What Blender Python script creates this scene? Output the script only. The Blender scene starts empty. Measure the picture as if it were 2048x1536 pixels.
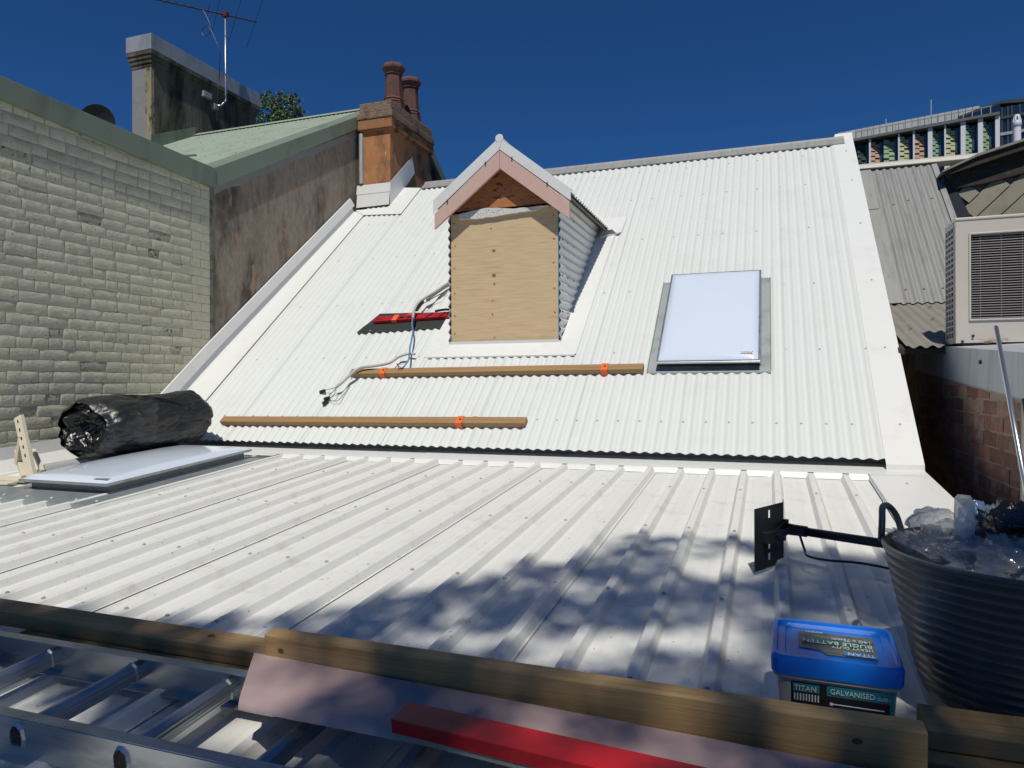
import bpy, math, random
from mathutils import Vector, noise, Matrix
R = math.radians
random.seed(7)
sc = bpy.context.scene
col = sc.collection

# ---------------------------------------------------------------- camera
CY, SY = math.cos(R(19.75)), math.sin(R(19.75))
cam = bpy.data.objects.new('camera', bpy.data.cameras.new('camera'))
col.objects.link(cam); sc.camera = cam
cam.data.sensor_width = 36.0
cam.data.lens = 36.0 * 1428.55 / 2048
cam.data.clip_start = 0.05; cam.data.clip_end = 2000
cam.rotation_mode = 'QUATERNION'
_F = Vector((-SY * math.cos(R(-.05)), CY * math.cos(R(-.05)), math.sin(R(-.05))))
_R0 = Vector((CY, SY, 0)); _U0 = _R0.cross(_F)
_cr, _sr = math.cos(R(-.24)), math.sin(R(-.24))
_R = _R0 * _cr + _U0 * _sr; _U = -_R0 * _sr + _U0 * _cr
cam.rotation_quaternion = Matrix((_R, _U, -_F)).transposed().to_quaternion()

# ---------------------------------------------------------------- sky and sun
SUN_EL, SUN_AZ = 59.0, 11.0      # azimuth measured from -Y towards +X
w = bpy.data.worlds.new('World'); sc.world = w; w.use_nodes = True
nt = w.node_tree; nt.nodes.clear()
sky = nt.nodes.new('ShaderNodeTexSky'); sky.sky_type = 'NISHITA'; sky.sun_disc = False
sky.sun_elevation = R(SUN_EL); sky.sun_rotation = R(180 - SUN_AZ)
sky.altitude = 2500; sky.air_density = 1.0; sky.dust_density = 0.0; sky.ozone_density = 5.0
bg = nt.nodes.new('ShaderNodeBackground'); bg.inputs[1].default_value = 0.05
wo = nt.nodes.new('ShaderNodeOutputWorld')
tn = nt.nodes.new('ShaderNodeMix'); tn.data_type = 'RGBA'; tn.blend_type = 'MULTIPLY'; tn.inputs[0].default_value = 1
tn.inputs[7].default_value = (.40, .97, 1.52, 1)
nt.links.new(sky.outputs[0], tn.inputs[6]); nt.links.new(tn.outputs[2], bg.inputs[0]); nt.links.new(bg.outputs[0], wo.inputs[0])
sl = bpy.data.lights.new('sun', 'SUN'); sl.energy = 4.4; sl.angle = R(0.65); sl.color = (1.0, .96, .88)
so = bpy.data.objects.new('sun', sl); col.objects.link(so)
SUN = Vector((math.sin(R(SUN_AZ)) * math.cos(R(SUN_EL)), -math.cos(R(SUN_AZ)) * math.cos(R(SUN_EL)), math.sin(R(SUN_EL))))
so.rotation_mode = 'QUATERNION'; so.rotation_quaternion = SUN.to_track_quat('Z', 'Y'); so.location = SUN * 30
vs = sc.view_settings; vs.view_transform = 'Standard'; vs.look = 'None'; vs.gamma = 1; vs.exposure = -0.28
vs.use_curve_mapping = False

# ---------------------------------------------------------------- materials
MATS = {}
def mat(name, c, rough=.6, metal=0., var=.12, vscale=4., c2=None, c2scale=3., c2lo=.5, c2hi=.65, bump=0., bscale=60.,
        stretch=(1, 1, 1), spec=.5, rnd=0., alpha=1., trans=0., coat=0., speck=0., speckc=(.05, .05, .04), speckscale=90., emis=None):
    m = bpy.data.materials.new(name); m.use_nodes = True; n = m.node_tree; N = n.nodes; Lk = n.links.new
    b = N['Principled BSDF']
    b.inputs['Roughness'].default_value = rough; b.inputs['Metallic'].default_value = metal
    b.inputs['Specular IOR Level'].default_value = spec
    b.inputs['Alpha'].default_value = alpha; b.inputs['Coat Weight'].default_value = coat
    b.inputs['Transmission Weight'].default_value = trans
    tc = N.new('ShaderNodeTexCoord'); oi = N.new('ShaderNodeObjectInfo')
    mp = N.new('ShaderNodeMapping'); mp.inputs['Scale'].default_value = stretch
    ad = N.new('ShaderNodeVectorMath'); ad.operation = 'ADD'
    ml = N.new('ShaderNodeMath'); ml.operation = 'MULTIPLY'; ml.inputs[1].default_value = 37.0 if rnd else 0.0
    Lk(oi.outputs['Random'], ml.inputs[0]); Lk(tc.outputs['Object'], ad.inputs[0]); Lk(ml.outputs[0], ad.inputs[1]); Lk(ad.outputs[0], mp.inputs[0])
    def noi(s, d=4, r=.6):
        t = N.new('ShaderNodeTexNoise'); t.inputs['Scale'].default_value = s; t.inputs['Detail'].default_value = d; t.inputs['Roughness'].default_value = r
        Lk(mp.outputs[0], t.inputs['Vector']); return t
    def mixc(f, a, bb):
        x = N.new('ShaderNodeMix'); x.data_type = 'RGBA'
        Lk(f, x.inputs[0])
        for s, v in ((6, a), (7, bb)):
            if isinstance(v, tuple): x.inputs[s].default_value = (*v, 1)
            else: Lk(v, x.inputs[s])
        return x.outputs[2]
    t1 = noi(vscale)
    lo = tuple(max(0, v * (1 - var)) for v in c); hi = tuple(min(1, v * (1 + var)) for v in c)
    out = mixc(t1.outputs[0], lo, hi)
    if c2:
        t2 = noi(c2scale, 6, .65); r = N.new('ShaderNodeMapRange'); r.inputs[1].default_value = c2lo; r.inputs[2].default_value = c2hi
        Lk(t2.outputs[0], r.inputs[0]); out = mixc(r.outputs[0], out, c2)
    if speck:
        t3 = noi(speckscale, 2, .5); r = N.new('ShaderNodeMapRange'); r.inputs[1].default_value = speck; r.inputs[2].default_value = speck + .06
        Lk(t3.outputs[0], r.inputs[0]); out = mixc(r.outputs[0], out, speckc)
    if rnd:
        hs = N.new('ShaderNodeHueSaturation'); mr = N.new('ShaderNodeMapRange'); mr.inputs[3].default_value = 1 - rnd; mr.inputs[4].default_value = 1 + rnd
        Lk(oi.outputs['Random'], mr.inputs[0]); Lk(mr.outputs[0], hs.inputs['Value']); Lk(out, hs.inputs['Color']); out = hs.outputs[0]
    Lk(out, b.inputs['Base Color'])
    if bump:
        t4 = noi(bscale, 5, .6); bp = N.new('ShaderNodeBump'); bp.inputs['Strength'].default_value = 1; bp.inputs['Distance'].default_value = bump
        Lk(t4.outputs[0], bp.inputs['Height']); Lk(bp.outputs[0], b.inputs['Normal'])
    if emis:
        b.inputs['Emission Color'].default_value = (*emis[0], 1); b.inputs['Emission Strength'].default_value = emis[1]
    MATS[name] = m; return m

WHITE = mat('roof_white', (.665, .678, .645), .5, var=.02, vscale=2.2, c2=(.61, .615, .57), c2scale=3, c2lo=.55, c2hi=.85, bump=.0003, bscale=20, spec=.35)
WHITEL = mat('low_roof_white', (.70, .695, .65), .5, var=.05, vscale=2.5, c2=(.52, .50, .42), c2scale=7, c2lo=.55, c2hi=.85, speck=.70, speckc=(.22, .21, .17), speckscale=70, bump=.0005, bscale=14, spec=.4)
FLASH = mat('flashing_white', (.71, .71, .68), .45, var=.03, c2=(.62, .62, .58), c2scale=4, c2lo=.55, c2hi=.8, bump=.0012, bscale=3, spec=.4)
ZINC = mat('zinc', (.42, .45, .44), .42, metal=.35, var=.12, vscale=20, c2=(.3, .33, .33), c2scale=5, bump=.0005, bscale=30)
ZINCD = mat('zinc_pan', (.30, .33, .34), .4, metal=.4, var=.12, vscale=6, c2=(.22, .25, .26), c2scale=3)
OLDGREY = mat('old_grey', (.30, .30, .285), .6, metal=.2, var=.12, vscale=5, c2=(.24, .24, .225), c2scale=6, stretch=(4, .4, .4), bump=.001, bscale=20)
OLDGREYD = mat('old_grey_dirty', (.24, .225, .19), .75, var=.18, vscale=5, c2=(.07, .055, .04), c2scale=7, c2lo=.62, c2hi=.7, bump=.001)
GREENR = mat('green_roof', (.30, .36, .28), .6, var=.08, c2=(.26, .31, .235), c2scale=3, bump=.0006, spec=.3)
GREENC = mat('green_coping', (.185, .225, .165), .55, var=.08, vscale=2, c2=(.13, .155, .115), c2scale=2.5, stretch=(1, 1, .4), bump=.001, bscale=3)
BRICKP = mat('painted_brick', (.49, .475, .355), .8, var=.14, vscale=16, c2=(.36, .34, .245), c2scale=3, c2lo=.52, c2hi=.8, speck=.675, speckc=(.07, .06, .05), speckscale=60, bump=.007, bscale=45, rnd=.06)
BRICKPX = mat('painted_brick_worn', (.40, .38, .29), .85, var=.2, vscale=9, c2=(.26, .14, .09), c2scale=9, c2lo=.55, c2hi=.62, speck=.62, speckc=(.045, .04, .03), speckscale=40, bump=.009, bscale=30, rnd=.1)
MORTP = mat('painted_mortar', (.46, .44, .32), .9, var=.2, vscale=7, c2=(.09, .085, .06), c2scale=12, c2lo=.60, c2hi=.68, bump=.007, bscale=45)
BROWN = mat('brown_render', (.26, .215, .165), .92, var=.5, vscale=20, c2=(.08, .068, .05), c2scale=3.2, c2lo=.49, c2hi=.68, stretch=(1, 1, .45), speck=.62, speckc=(.30, .20, .14), speckscale=9, bump=.008, bscale=60)
LEAD = mat('grey_mortar', (.17, .165, .145), .9, var=.35, vscale=12, c2=(.05, .045, .035), c2scale=9, bump=.012, bscale=25)
DARKGAP = mat('dark_gap', (.03, .026, .02), .95, var=.4, bump=.01, bscale=20)
ORANGE = mat('orange_render', (.43, .19, .075), .85, var=.25, vscale=9, c2=(.11, .065, .04), c2scale=3.2, c2lo=.50, c2hi=.70, stretch=(1, 1, .5), speck=.685, speckc=(.5, .45, .38), speckscale=22, bump=.004, bscale=30)
CAPST = mat('chimney_cap_stone', (.23, .155, .10), .95, var=.4, vscale=14, c2=(.06, .05, .04), c2scale=6, speck=.62, speckc=(.3, .27, .22), speckscale=60, bump=.01, bscale=50)
ORDIRT = mat('orange_dirty', (.33, .15, .065), .9, var=.3, vscale=6, c2=(.05, .035, .025), c2scale=5, c2lo=.48, c2hi=.62, bump=.006, bscale=30)
POT = mat('terracotta_pot', (.115, .048, .038), .75, var=.25, vscale=9, c2=(.07, .035, .03), c2scale=7, bump=.003, bscale=30)
RENDG = mat('grey_render', (.24, .235, .225), .9, var=.12, vscale=5, c2=(.14, .13, .11), c2scale=3, c2lo=.55, c2hi=.8, bump=.004)
RENDD = mat('dirty_render', (.135, .12, .088), .95, var=.3, vscale=6, c2=(.018, .016, .013), c2scale=2.1, c2lo=.46, c2hi=.62, stretch=(1, 1, .25), bump=.008, bscale=20)
RENDC = mat('cream_render', (.30, .25, .165), .95, var=.35, vscale=14, c2=(.06, .05, .035), c2scale=8, c2lo=.5, c2hi=.62, stretch=(1, 1, .5), bump=.008)
CAPMET = mat('cap_metal', (.36, .37, .39), .5, metal=.2, var=.1, c2=(.26, .27, .28), c2scale=3, stretch=(1, 1, .4))
PLY = mat('plywood', (.60, .445, .26), .65, var=.26, vscale=6, c2=(.46, .30, .145), c2scale=4, c2lo=.50, c2hi=.8, stretch=(.8, 1, 15), bump=.0006)
KNOT = mat('wood_knot', (.25, .13, .055), .7, var=.3, vscale=30)
PINE = mat('pine', (.33, .20, .085), .6, var=.38, vscale=5, c2=(.22, .115, .04), c2scale=5, c2lo=.47, c2hi=.7, stretch=(.3, 14, 14), bump=.001, bscale=20, rnd=.08)
PINEG = mat('treated_pine', (.38, .25, .105), .65, var=.42, vscale=5, c2=(.22, .12, .045), c2scale=5, c2lo=.45, c2hi=.7, stretch=(.3, 14, 14), bump=.001, bscale=20, rnd=.08)
GABLE = mat('peeled_gable_paint', (.42, .16, .06), .85, var=.25, vscale=5, c2=(.07, .035, .02), c2scale=9, c2lo=.575, c2hi=.62, stretch=(1, 1, 3.2), bump=.006, bscale=14)
CHALK = mat('chalky_white', (.62, .61, .57), .9, var=.12, vscale=20, speck=.64, speckc=(.1, .07, .05), speckscale=60, bump=.008, bscale=40)
PINK = mat('pink_primer', (.60, .40, .335), .6, var=.05, vscale=6, c2=(.52, .34, .28), c2scale=12, c2lo=.55, c2hi=.8, bump=.0006)
PINKG = mat('pink_grey_board', (.42, .30, .28), .6, var=.08, vscale=5, c2=(.34, .24, .23), c2scale=8, c2lo=.55, c2hi=.8, bump=.0006)
BLUESARK = mat('blue_sarking', (.07, .22, .33), .5, var=.15)
DOME = mat('opal_acrylic', (.63, .70, .79), .12, var=.02, spec=.5, coat=.3)
ALU = mat('aluminium', (.48, .50, .50), .35, metal=.85, var=.12, vscale=7, c2=(.33, .35, .36), c2scale=5, stretch=(.6, 3, 3), bump=.0004, bscale=40)
RUNGM = mat('rung_aluminium', (.42, .45, .48), .38, metal=.85, var=.1, vscale=7)
BLACKP = mat('black_plastic', (.012, .012, .013), .35, var=.3)
BLACKM = mat('black_metal', (.018, .021, .021), .5, var=.3, bump=.0005)
TARP = mat('black_tarp', (.012, .013, .0125), .2, var=.25, vscale=6, bump=.012, bscale=16, spec=.6)
TARPO = mat('black_tarp_outer', (.018, .020, .018), .33, var=.3, vscale=6, bump=.010, bscale=20, spec=.6, stretch=(1, .4, 1))
TUBM = mat('tub_rubber', (.05, .06, .062), .33, var=.2, bump=.0006)
BAG = mat('plastic_bag', (.34, .36, .38), .13, var=.1, alpha=.48, bump=.008, bscale=12, spec=.9)
BAGB = mat('blue_bag', (.10, .18, .30), .25, var=.3, alpha=.8, bump=.012, bscale=20, spec=.7)
BAGW = mat('white_bag', (.52, .53, .54), .3, var=.1, alpha=.60, bump=.008, bscale=22, stretch=(2, 2, .4), spec=.6)
BLUEP = mat('blue_plastic', (.006, .15, .60), .3, var=.08, bump=.0006, bscale=12, coat=.2)
CLEARP = mat('frosted_plastic', (.46, .43, .40), .3, var=.1, alpha=.85)
REDP = mat('red_box', (.42, .008, .014), .42, var=.15, vscale=4, c2=(.30, .005, .01), c2scale=6, bump=.0004)
MATB = mat('black_mat', (.022, .024, .024), .8, var=.3, bump=.002, bscale=60)
ORSTR = mat('orange_strap', (.80, .13, .02), .6, var=.1)
CONDG = mat('grey_conduit', (.42, .42, .39), .5, var=.1)
CONDD = mat('dark_conduit', (.16, .165, .16), .5, var=.3)
BLUEC = mat('blue_cable', (.08, .20, .38), .45, var=.1)
CREAM = mat('cream_plastic', (.62, .56, .42), .5, var=.06, bump=.0004)
BRICKR = mat('old_red_brick', (.27, .125, .085), .9, var=.35, vscale=8, c2=(.30, .24, .18), c2scale=4, c2lo=.48, c2hi=.68, bump=.006, bscale=35, rnd=.35)
MORTR = mat('old_mortar', (.36, .29, .21), .95, var=.3, vscale=8, c2=(.14, .11, .08), c2scale=5, bump=.008, bscale=35)
FLZ = mat('grey_flashing', (.44, .47, .48), .5, metal=.2, var=.12, vscale=3, c2=(.33, .36, .37), c2scale=4, stretch=(3, 3, .4))
ACW = mat('ac_cream', (.55, .50, .43), .5, var=.05, c2=(.47, .42, .36), c2scale=3, c2lo=.6, c2hi=.8)
ACG = mat('ac_grey', (.40, .37, .345), .5, var=.05)
WOODD = mat('rotted_wood', (.05, .042, .032), .95, var=.5, vscale=6, c2=(.16, .14, .11), c2scale=7, c2lo=.58, c2hi=.7, stretch=(1, 3, 3), bump=.01)
WBOARD = mat('weathered_board', (.30, .275, .20), .85, var=.12, vscale=3, c2=(.21, .19, .14), c2scale=4, c2lo=.5, c2hi=.75, bump=.003, rnd=.1)
CONC = mat('concrete_panel', (.50, .50, .47), .8, var=.05, rnd=.05)
GLASSD = mat('dark_glass', (.012, .025, .055), .08, var=.3, vscale=.4, spec=.8)
GLASSL = mat('light_glass', (.05, .09, .14), .08, var=.3, spec=.8)
FINW = mat('fin_white', (.72, .73, .76), .6, var=.03)
BGREEN = mat('tile_green', (.26, .38, .22), .6, var=.25, vscale=.8)
BDGREEN = mat('tile_dark_green', (.025, .06, .04), .6, var=.25, vscale=.8)
BYEL = mat('tile_yellow', (.44, .45, .25), .6, var=.25, vscale=.8)
BORA = mat('tile_orange', (.50, .31, .20), .6, var=.25, vscale=.8)
BSHAD = mat('dark_facade', (.03, .045, .045), .6, var=.2)
LEAFM = mat('leaves', (.055, .085, .022), .6, var=.5, vscale=9, rnd=.0)
LEAFM2 = mat('leaves_far', (.085, .13, .045), .6, var=.6, vscale=3)
BARK = mat('bark', (.10, .075, .055), .9, var=.3, bump=.02, bscale=10, stretch=(1, 1, .3))
GROUND = mat('ground', (.07, .065, .055), .95, var=.3, vscale=.5, bump=.02, bscale=6)
WALLM = mat('house_wall', (.22, .19, .16), .9, var=.2, bump=.004)
WTXT = mat('print_white', (.62, .68, .66), .5, var=0)
TEAL = mat('print_teal', (.012, .19, .23), .4, var=.05)
NAVY = mat('print_black', (.010, .012, .016), .35, var=.1)
BTXT = mat('print_blue', (.05, .2, .5), .5, var=0)
RTXT = mat('print_red', (.6, .12, .1), .5, var=0)
SCREW = mat('screw_head', (.52, .52, .49), .45, metal=.4, var=.2)
SCREWD = mat('screw_dark', (.10, .10, .09), .5, metal=.4, var=.2)
SILV = mat('silver_rod', (.6, .62, .63), .28, metal=.9, var=.05)
TWIG = mat('straw', (.35, .24, .11), .9, var=.3)
FOAM = mat('grey_foam', (.33, .34, .345), .9, var=.15, vscale=40, bump=.004, bscale=60)
TORN = mat('label_grey', (.13, .14, .12), .45, var=.4, vscale=30, c2=(.03, .035, .03), c2scale=16, stretch=(1, 4, 1), bump=.001)
LGREEN = mat('label_green', (.01, .10, .06), .4, var=.2)

# ---------------------------------------------------------------- builders
def tag(o, label, cat, group=None):
    o['label'] = label; o['category'] = cat
    if group: o['group'] = group
    return o
def empty(name, loc, label=None, cat=None, group=None, kind=None):
    o = bpy.data.objects.new(name, None); col.objects.link(o); o.location = loc; o.empty_display_size = .05
    if label: tag(o, label, cat, group)
    if kind: o['kind'] = kind
    return o
def wloc(p):
    v = Vector((0, 0, 0))
    while p is not None: v += p.location; p = p.parent
    return v
class MB:
    def __init__(s): s.v = []; s.f = []; s.mi = []
    def add(s, vs_, fs, mi=0):
        b = len(s.v); s.v += [tuple(v) for v in vs_]
        s.f += [tuple(i + b for i in f) for f in fs]; s.mi += [mi] * len(fs)
    def quad(s, a, b, c, d, mi=0): s.add((a, b, c, d), ((0, 1, 2, 3),), mi)
    def box(s, o, ax, ay, az, mi=0):
        """o centre, ax ay az half vectors"""
        o, ax, ay, az = map(Vector, (o, ax, ay, az))
        P = [o + ax * i + ay * j + az * k for k in (-1, 1) for j in (-1, 1) for i in (-1, 1)]
        F = ((0, 2, 3, 1), (4, 5, 7, 6), (0, 1, 5, 4), (2, 6, 7, 3), (0, 4, 6, 2), (1, 3, 7, 5))
        if ax.cross(ay).dot(az) < 0: F = tuple(tuple(reversed(f)) for f in F)
        s.add(P, F, mi)
    def b(s, x0, x1, y0, y1, z0, z1, mi=0):
        s.box(((x0 + x1) / 2, (y0 + y1) / 2, (z0 + z1) / 2), ((x1 - x0) / 2, 0, 0), (0, (y1 - y0) / 2, 0), (0, 0, (z1 - z0) / 2), mi)
    def prism(s, poly, d, mi=0):
        """poly list of points, extruded by vector d"""
        d = Vector(d); P = [Vector(p) for p in poly]; n = len(P)
        nn = Vector((0, 0, 0))
        for i in range(n): nn += P[i].cross(P[(i + 1) % n])
        Q = P + [p + d for p in P]
        F = [tuple(range(n))[::-1], tuple(range(n, 2 * n))] + [(i, (i + 1) % n, (i + 1) % n + n, i + n) for i in range(n)]
        if nn.dot(d) < 0: F = [tuple(reversed(f)) for f in F]
        s.add(Q, F, mi)
    def tube(s, pts, r, seg=8, cap=True, mi=0):
        P = [Vector(p) for p in pts]; n = len(P); rs = r if isinstance(r, (list, tuple)) else [r] * n
        ref = Vector((0, 0, 1)); V = []
        for i in range(n):
            t = (P[min(i + 1, n - 1)] - P[max(i - 1, 0)]).normalized()
            a = t.cross(ref)
            if a.length < .05: a = t.cross(Vector((1, 0, 0)))
            a.normalize(); b_ = a.cross(t).normalized(); ref = b_ if i else b_
            V += [P[i] + (a * math.cos(2 * math.pi * k / seg) + b_ * math.sin(2 * math.pi * k / seg)) * rs[i] for k in range(seg)]
        F = [(i * seg + k, i * seg + (k + 1) % seg, (i + 1) * seg + (k + 1) % seg, (i + 1) * seg + k) for i in range(n - 1) for k in range(seg)]
        if cap: F += [tuple(range(seg))[::-1], tuple(range((n - 1) * seg, n * seg))]
        s.add(V, F, mi)
    def lathe(s, c, prof, seg=16, mi=0, sx=1., sy=1., rot=0):
        V = []; n = len(prof); c = Vector(c)
        for r, z in prof:
            for k in range(seg):
                a = 2 * math.pi * k / seg + rot
                V.append(c + Vector((r * sx * math.cos(a), r * sy * math.sin(a), z)))
        F = [(i * seg + k, i * seg + (k + 1) % seg, (i + 1) * seg + (k + 1) % seg, (i + 1) * seg + k) for i in range(n - 1) for k in range(seg)]
        s.add(V, F, mi)
    def build(s, name, m, parent=None, smooth=False, bevel=0, kind=None, label=None):
        base = wloc(parent) if parent else Vector((0, 0, 0))
        if parent is None and s.v:
            n = len(s.v); base = Vector((sum(v[0] for v in s.v) / n, sum(v[1] for v in s.v) / n, min(v[2] for v in s.v)))
        me = bpy.data.meshes.new(name)
        me.from_pydata([tuple(Vector(v) - base) for v in s.v], [], s.f); me.update()
        ms = m if isinstance(m, (list, tuple)) else [m]
        for x in ms: me.materials.append(x)
        if len(ms) > 1: me.polygons.foreach_set('material_index', s.mi)
        if smooth: me.polygons.foreach_set('use_smooth', [True] * len(me.polygons))
        o = bpy.data.objects.new(name, me); col.objects.link(o)
        if parent: o.parent = parent
        else: o.location = base
        if bevel:
            md = o.modifiers.new('bevel', 'BEVEL'); md.width = bevel; md.segments = 2; md.limit_method = 'ANGLE'; md.angle_limit = R(40)
        if kind: o['kind'] = kind
        if label: o['label'] = label
        return o
def box(name, m, x0, x1, y0, y1, z0, z1, parent=None, bevel=0, **k):
    b = MB(); b.b(x0, x1, y0, y1, z0, z1); return b.build(name, m, parent, bevel=bevel, **k)
def auto(o, ang=35):
    me = o.data
    me.polygons.foreach_set('use_smooth', [True] * len(me.polygons))
    try: me.set_sharp_from_angle(angle=R(ang))
    except Exception: pass
    return o
def text(name, s, m, size, o, ax, ay, parent, ext=.0004, sx=1.):
    """flat lettering at origin o along unit vectors ax, ay"""
    cu = bpy.data.curves.new(name, 'FONT'); cu.body = s; cu.size = size; cu.extrude = ext; cu.resolution_u = 2
    to = bpy.data.objects.new(name, cu); col.objects.link(to)
    me = bpy.data.meshes.new_from_object(to); bpy.data.objects.remove(to)
    ax, ay = Vector(ax).normalized(), Vector(ay).normalized(); az = ax.cross(ay)
    M = Matrix((ax * sx, ay, az)).transposed().to_4x4(); M.translation = Vector(o) - wloc(parent)
    me.transform(M); me.materials.clear(); me.materials.append(m)
    ob = bpy.data.objects.new(name, me); col.objects.link(ob); ob.parent = parent; return ob

# ---------------------------------------------------------------- the two roof planes
A2 = R(40.06); A1 = R(4.37)
SD = Vector((0, math.cos(A2), math.sin(A2))); SNn = Vector((0, -math.sin(A2), math.cos(A2)))
LD = Vector((0, math.cos(A1), math.sin(A1))); LNn = Vector((0, -math.sin(A1), math.cos(A1)))
def S(x, y, h=0):          # point above the steep roof (y horizontal depth, h above the wave crests)
    return Vector((x, 4.84, -.465)) + SD * ((y - 4.84) / math.cos(A2)) + SNn * h
def Lw(x, y, h=0):         # point above the low roof (h above the rib tops)
    return Vector((x, 4.632, -.545)) + LD * ((y - 4.632) / math.cos(A1)) + LNn * h
XV = Vector((1, 0, 0))

# ================================================================= ground
g = MB(); g.b(-900, 900, -900, 900, -4.4, -4.0); o = g.build('ground', GROUND); o['kind'] = 'structure'

# ================================================================= the house with the white roofs
house = empty('terrace_house', (-2.1, 4.8, -4.0), 'terrace house with new white metal roofs, a steep corrugated one above a low ribbed one', 'house')
def corr(x): return -.008 + .008 * math.cos(2 * math.pi * (x + 2.1537) / .076)
PX = [-4.93, -4.357, -3.602, -2.849, -2.105, -1.363, -.616, .12, .70]
random.seed(3)
for i in range(len(PX) - 1):
    m = MB(); x0, x1 = PX[i], PX[i + 1] + .03; n = int(round((x1 - x0) / .0076)); ny = 8
    V = []
    for j in range(ny + 1):
        y = 4.84 + (8.53 - 4.84) * j / ny
        if x0 < -4.3: y = 4.84 + (8.45 - 4.84) * j / ny
        for k in range(n + 1):
            x = x0 + (x1 - x0) * k / n
            lift = .0042 * (1 if k > n - 5 else 0)
            wv = .0006 * noise.noise(Vector((x * 2.1, y * .9, i)))
            V.append(S(x, y, corr(x) + lift + wv))
    F = [(j * (n + 1) + k, j * (n + 1) + k + 1, (j + 1) * (n + 1) + k + 1, (j + 1) * (n + 1) + k) for j in range(ny) for k in range(n)]
    m.add(V, F); m.build('corrugated_sheet', WHITE, house, smooth=True)
# rear slope, walls below
m = MB(); m.quad((-4.95, 8.535, 2.60), (.86, 8.535, 2.60), (.86, 12.0, -.3), (-4.95, 12.0, -.3)); m.build('rear_slope', OLDGREY, house)
m = MB(); m.b(-5.15, .80, 5.0, 11.9, -4.0, -.55)
m.prism([(.80, 5.02, -.55), (.80, 11.9, -.55), (.80, 8.53, 2.5)], (-.2, 0, 0)); m.build('wall', WALLM, house)
m = MB(); m.b(-5.15, .80, .75, 4.99, -4.0, -.95); m.build('wall', WALLM, house)
# screws on the steep roof
def screw(mb, P, N, r=.0056):
    P = Vector(P); N = Vector(N); a = N.cross(XV).normalized(); b_ = XV
    for rr, h0, h1 in ((r * 1.5, 0, .0018), (r, .0018, .006)):
        V = [P + (a * math.cos(k * math.pi / 3) + b_ * math.sin(k * math.pi / 3)) * rr + N * h for h in (h0, h1) for k in range(6)]
        mb.add(V, [(k, (k + 1) % 6, (k + 1) % 6 + 6, k + 6) for k in range(6)] + [tuple(range(6, 12))])
def inhole(x, y):
    if -2.88 < x < -1.40 and 5.6 < y < 7.95: return True
    if -.88 < x < .03 and 5.45 < y < 6.48: return True
    return False
ms = MB()
cr = lambda x: -2.1537 + .076 * round((x + 2.1537) / .076)
x = -4.80
while x < .62: screw(ms, S(cr(x), 5.07), SNn); x += .152
for y in (5.68, 6.36, 7.08, 7.75, 8.28):
    x = -4.72 + random.random() * .1; k = 0
    while x < .64:
        if not inhole(x, y): screw(ms, S(cr(x), y), SNn)
        x += (.228, .228, .305)[k % 3]; k += 1
ms.build('roof_screws', SCREW, house, kind='stuff')
# ridge capping of old grey metal
for a, b_ in ((-4.28, -2.75), (-2.75, .78)):
    m = MB(); q = .002 if a < -3 else 0
    m.quad(S(a, 8.43, .012 + q), S(b_, 8.43, .012 + q), S(b_, 8.535, .014 + q), S(a, 8.535, .014 + q))
    m.quad(S(a, 8.43, .000 + q), S(b_, 8.43, .000 + q), S(b_, 8.43, .012 + q), S(a, 8.43, .012 + q))
    c0, c1 = S(a, 8.535, .014 + q), S(b_, 8.535, .014 + q)
    for k in range(4):
        t0, t1 = k / 4, (k + 1) / 4
        f = lambda P, t: P + Vector((0, .05 * t, .028 * math.sin(math.pi * t)))
        m.quad(f(c0, t0), f(c1, t0), f(c1, t1), f(c0, t1))
    m.quad(c0 + Vector((0, .05, 0)), c1 + Vector((0, .05, 0)), c1 + Vector((0, .17, -.11)), c0 + Vector((0, .17, -.11)))
    auto(m.build('ridge_capping', OLDGREY, house))
# right barge flashing
m = MB()
ys = [4.80 + (8.525 - 4.80) * k / 12 for k in range(13)]
for k in range(12):
    w0, w1 = [.0015 * noise.noise(Vector((0, y * 1.7, 5))) for y in (ys[k], ys[k + 1])]
    m.quad(S(.664, ys[k], .003), S(.868, ys[k], .006 + w0), S(.868, ys[k + 1], .006 + w1), S(.664, ys[k + 1], .003))
    m.quad(S(.868, ys[k], .006 + w0), S(.871, ys[k], -.10), S(.871, ys[k + 1], -.10), S(.868, ys[k + 1], .006 + w1))
m.quad(S(.664, 4.80, .003), S(.868, 4.80, .006), S(.868, 4.80, .006) + Vector((0, -.006, -.040)), S(.664, 4.80, .003) + Vector((0, -.006, -.040)))
m.quad(S(.868, 8.525, .006), S(.664, 8.525, .003), S(.70, 8.6, .03), S(.868, 8.62, .02))
m.build('barge_flashing', FLASH, house)
m = MB()
for y in (5.07, 5.68, 6.36, 7.08, 7.75, 8.28): screw(m, S(.78, y, .006), SNn)
m.build('roof_screws', SCREW, house, kind='stuff')
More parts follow.
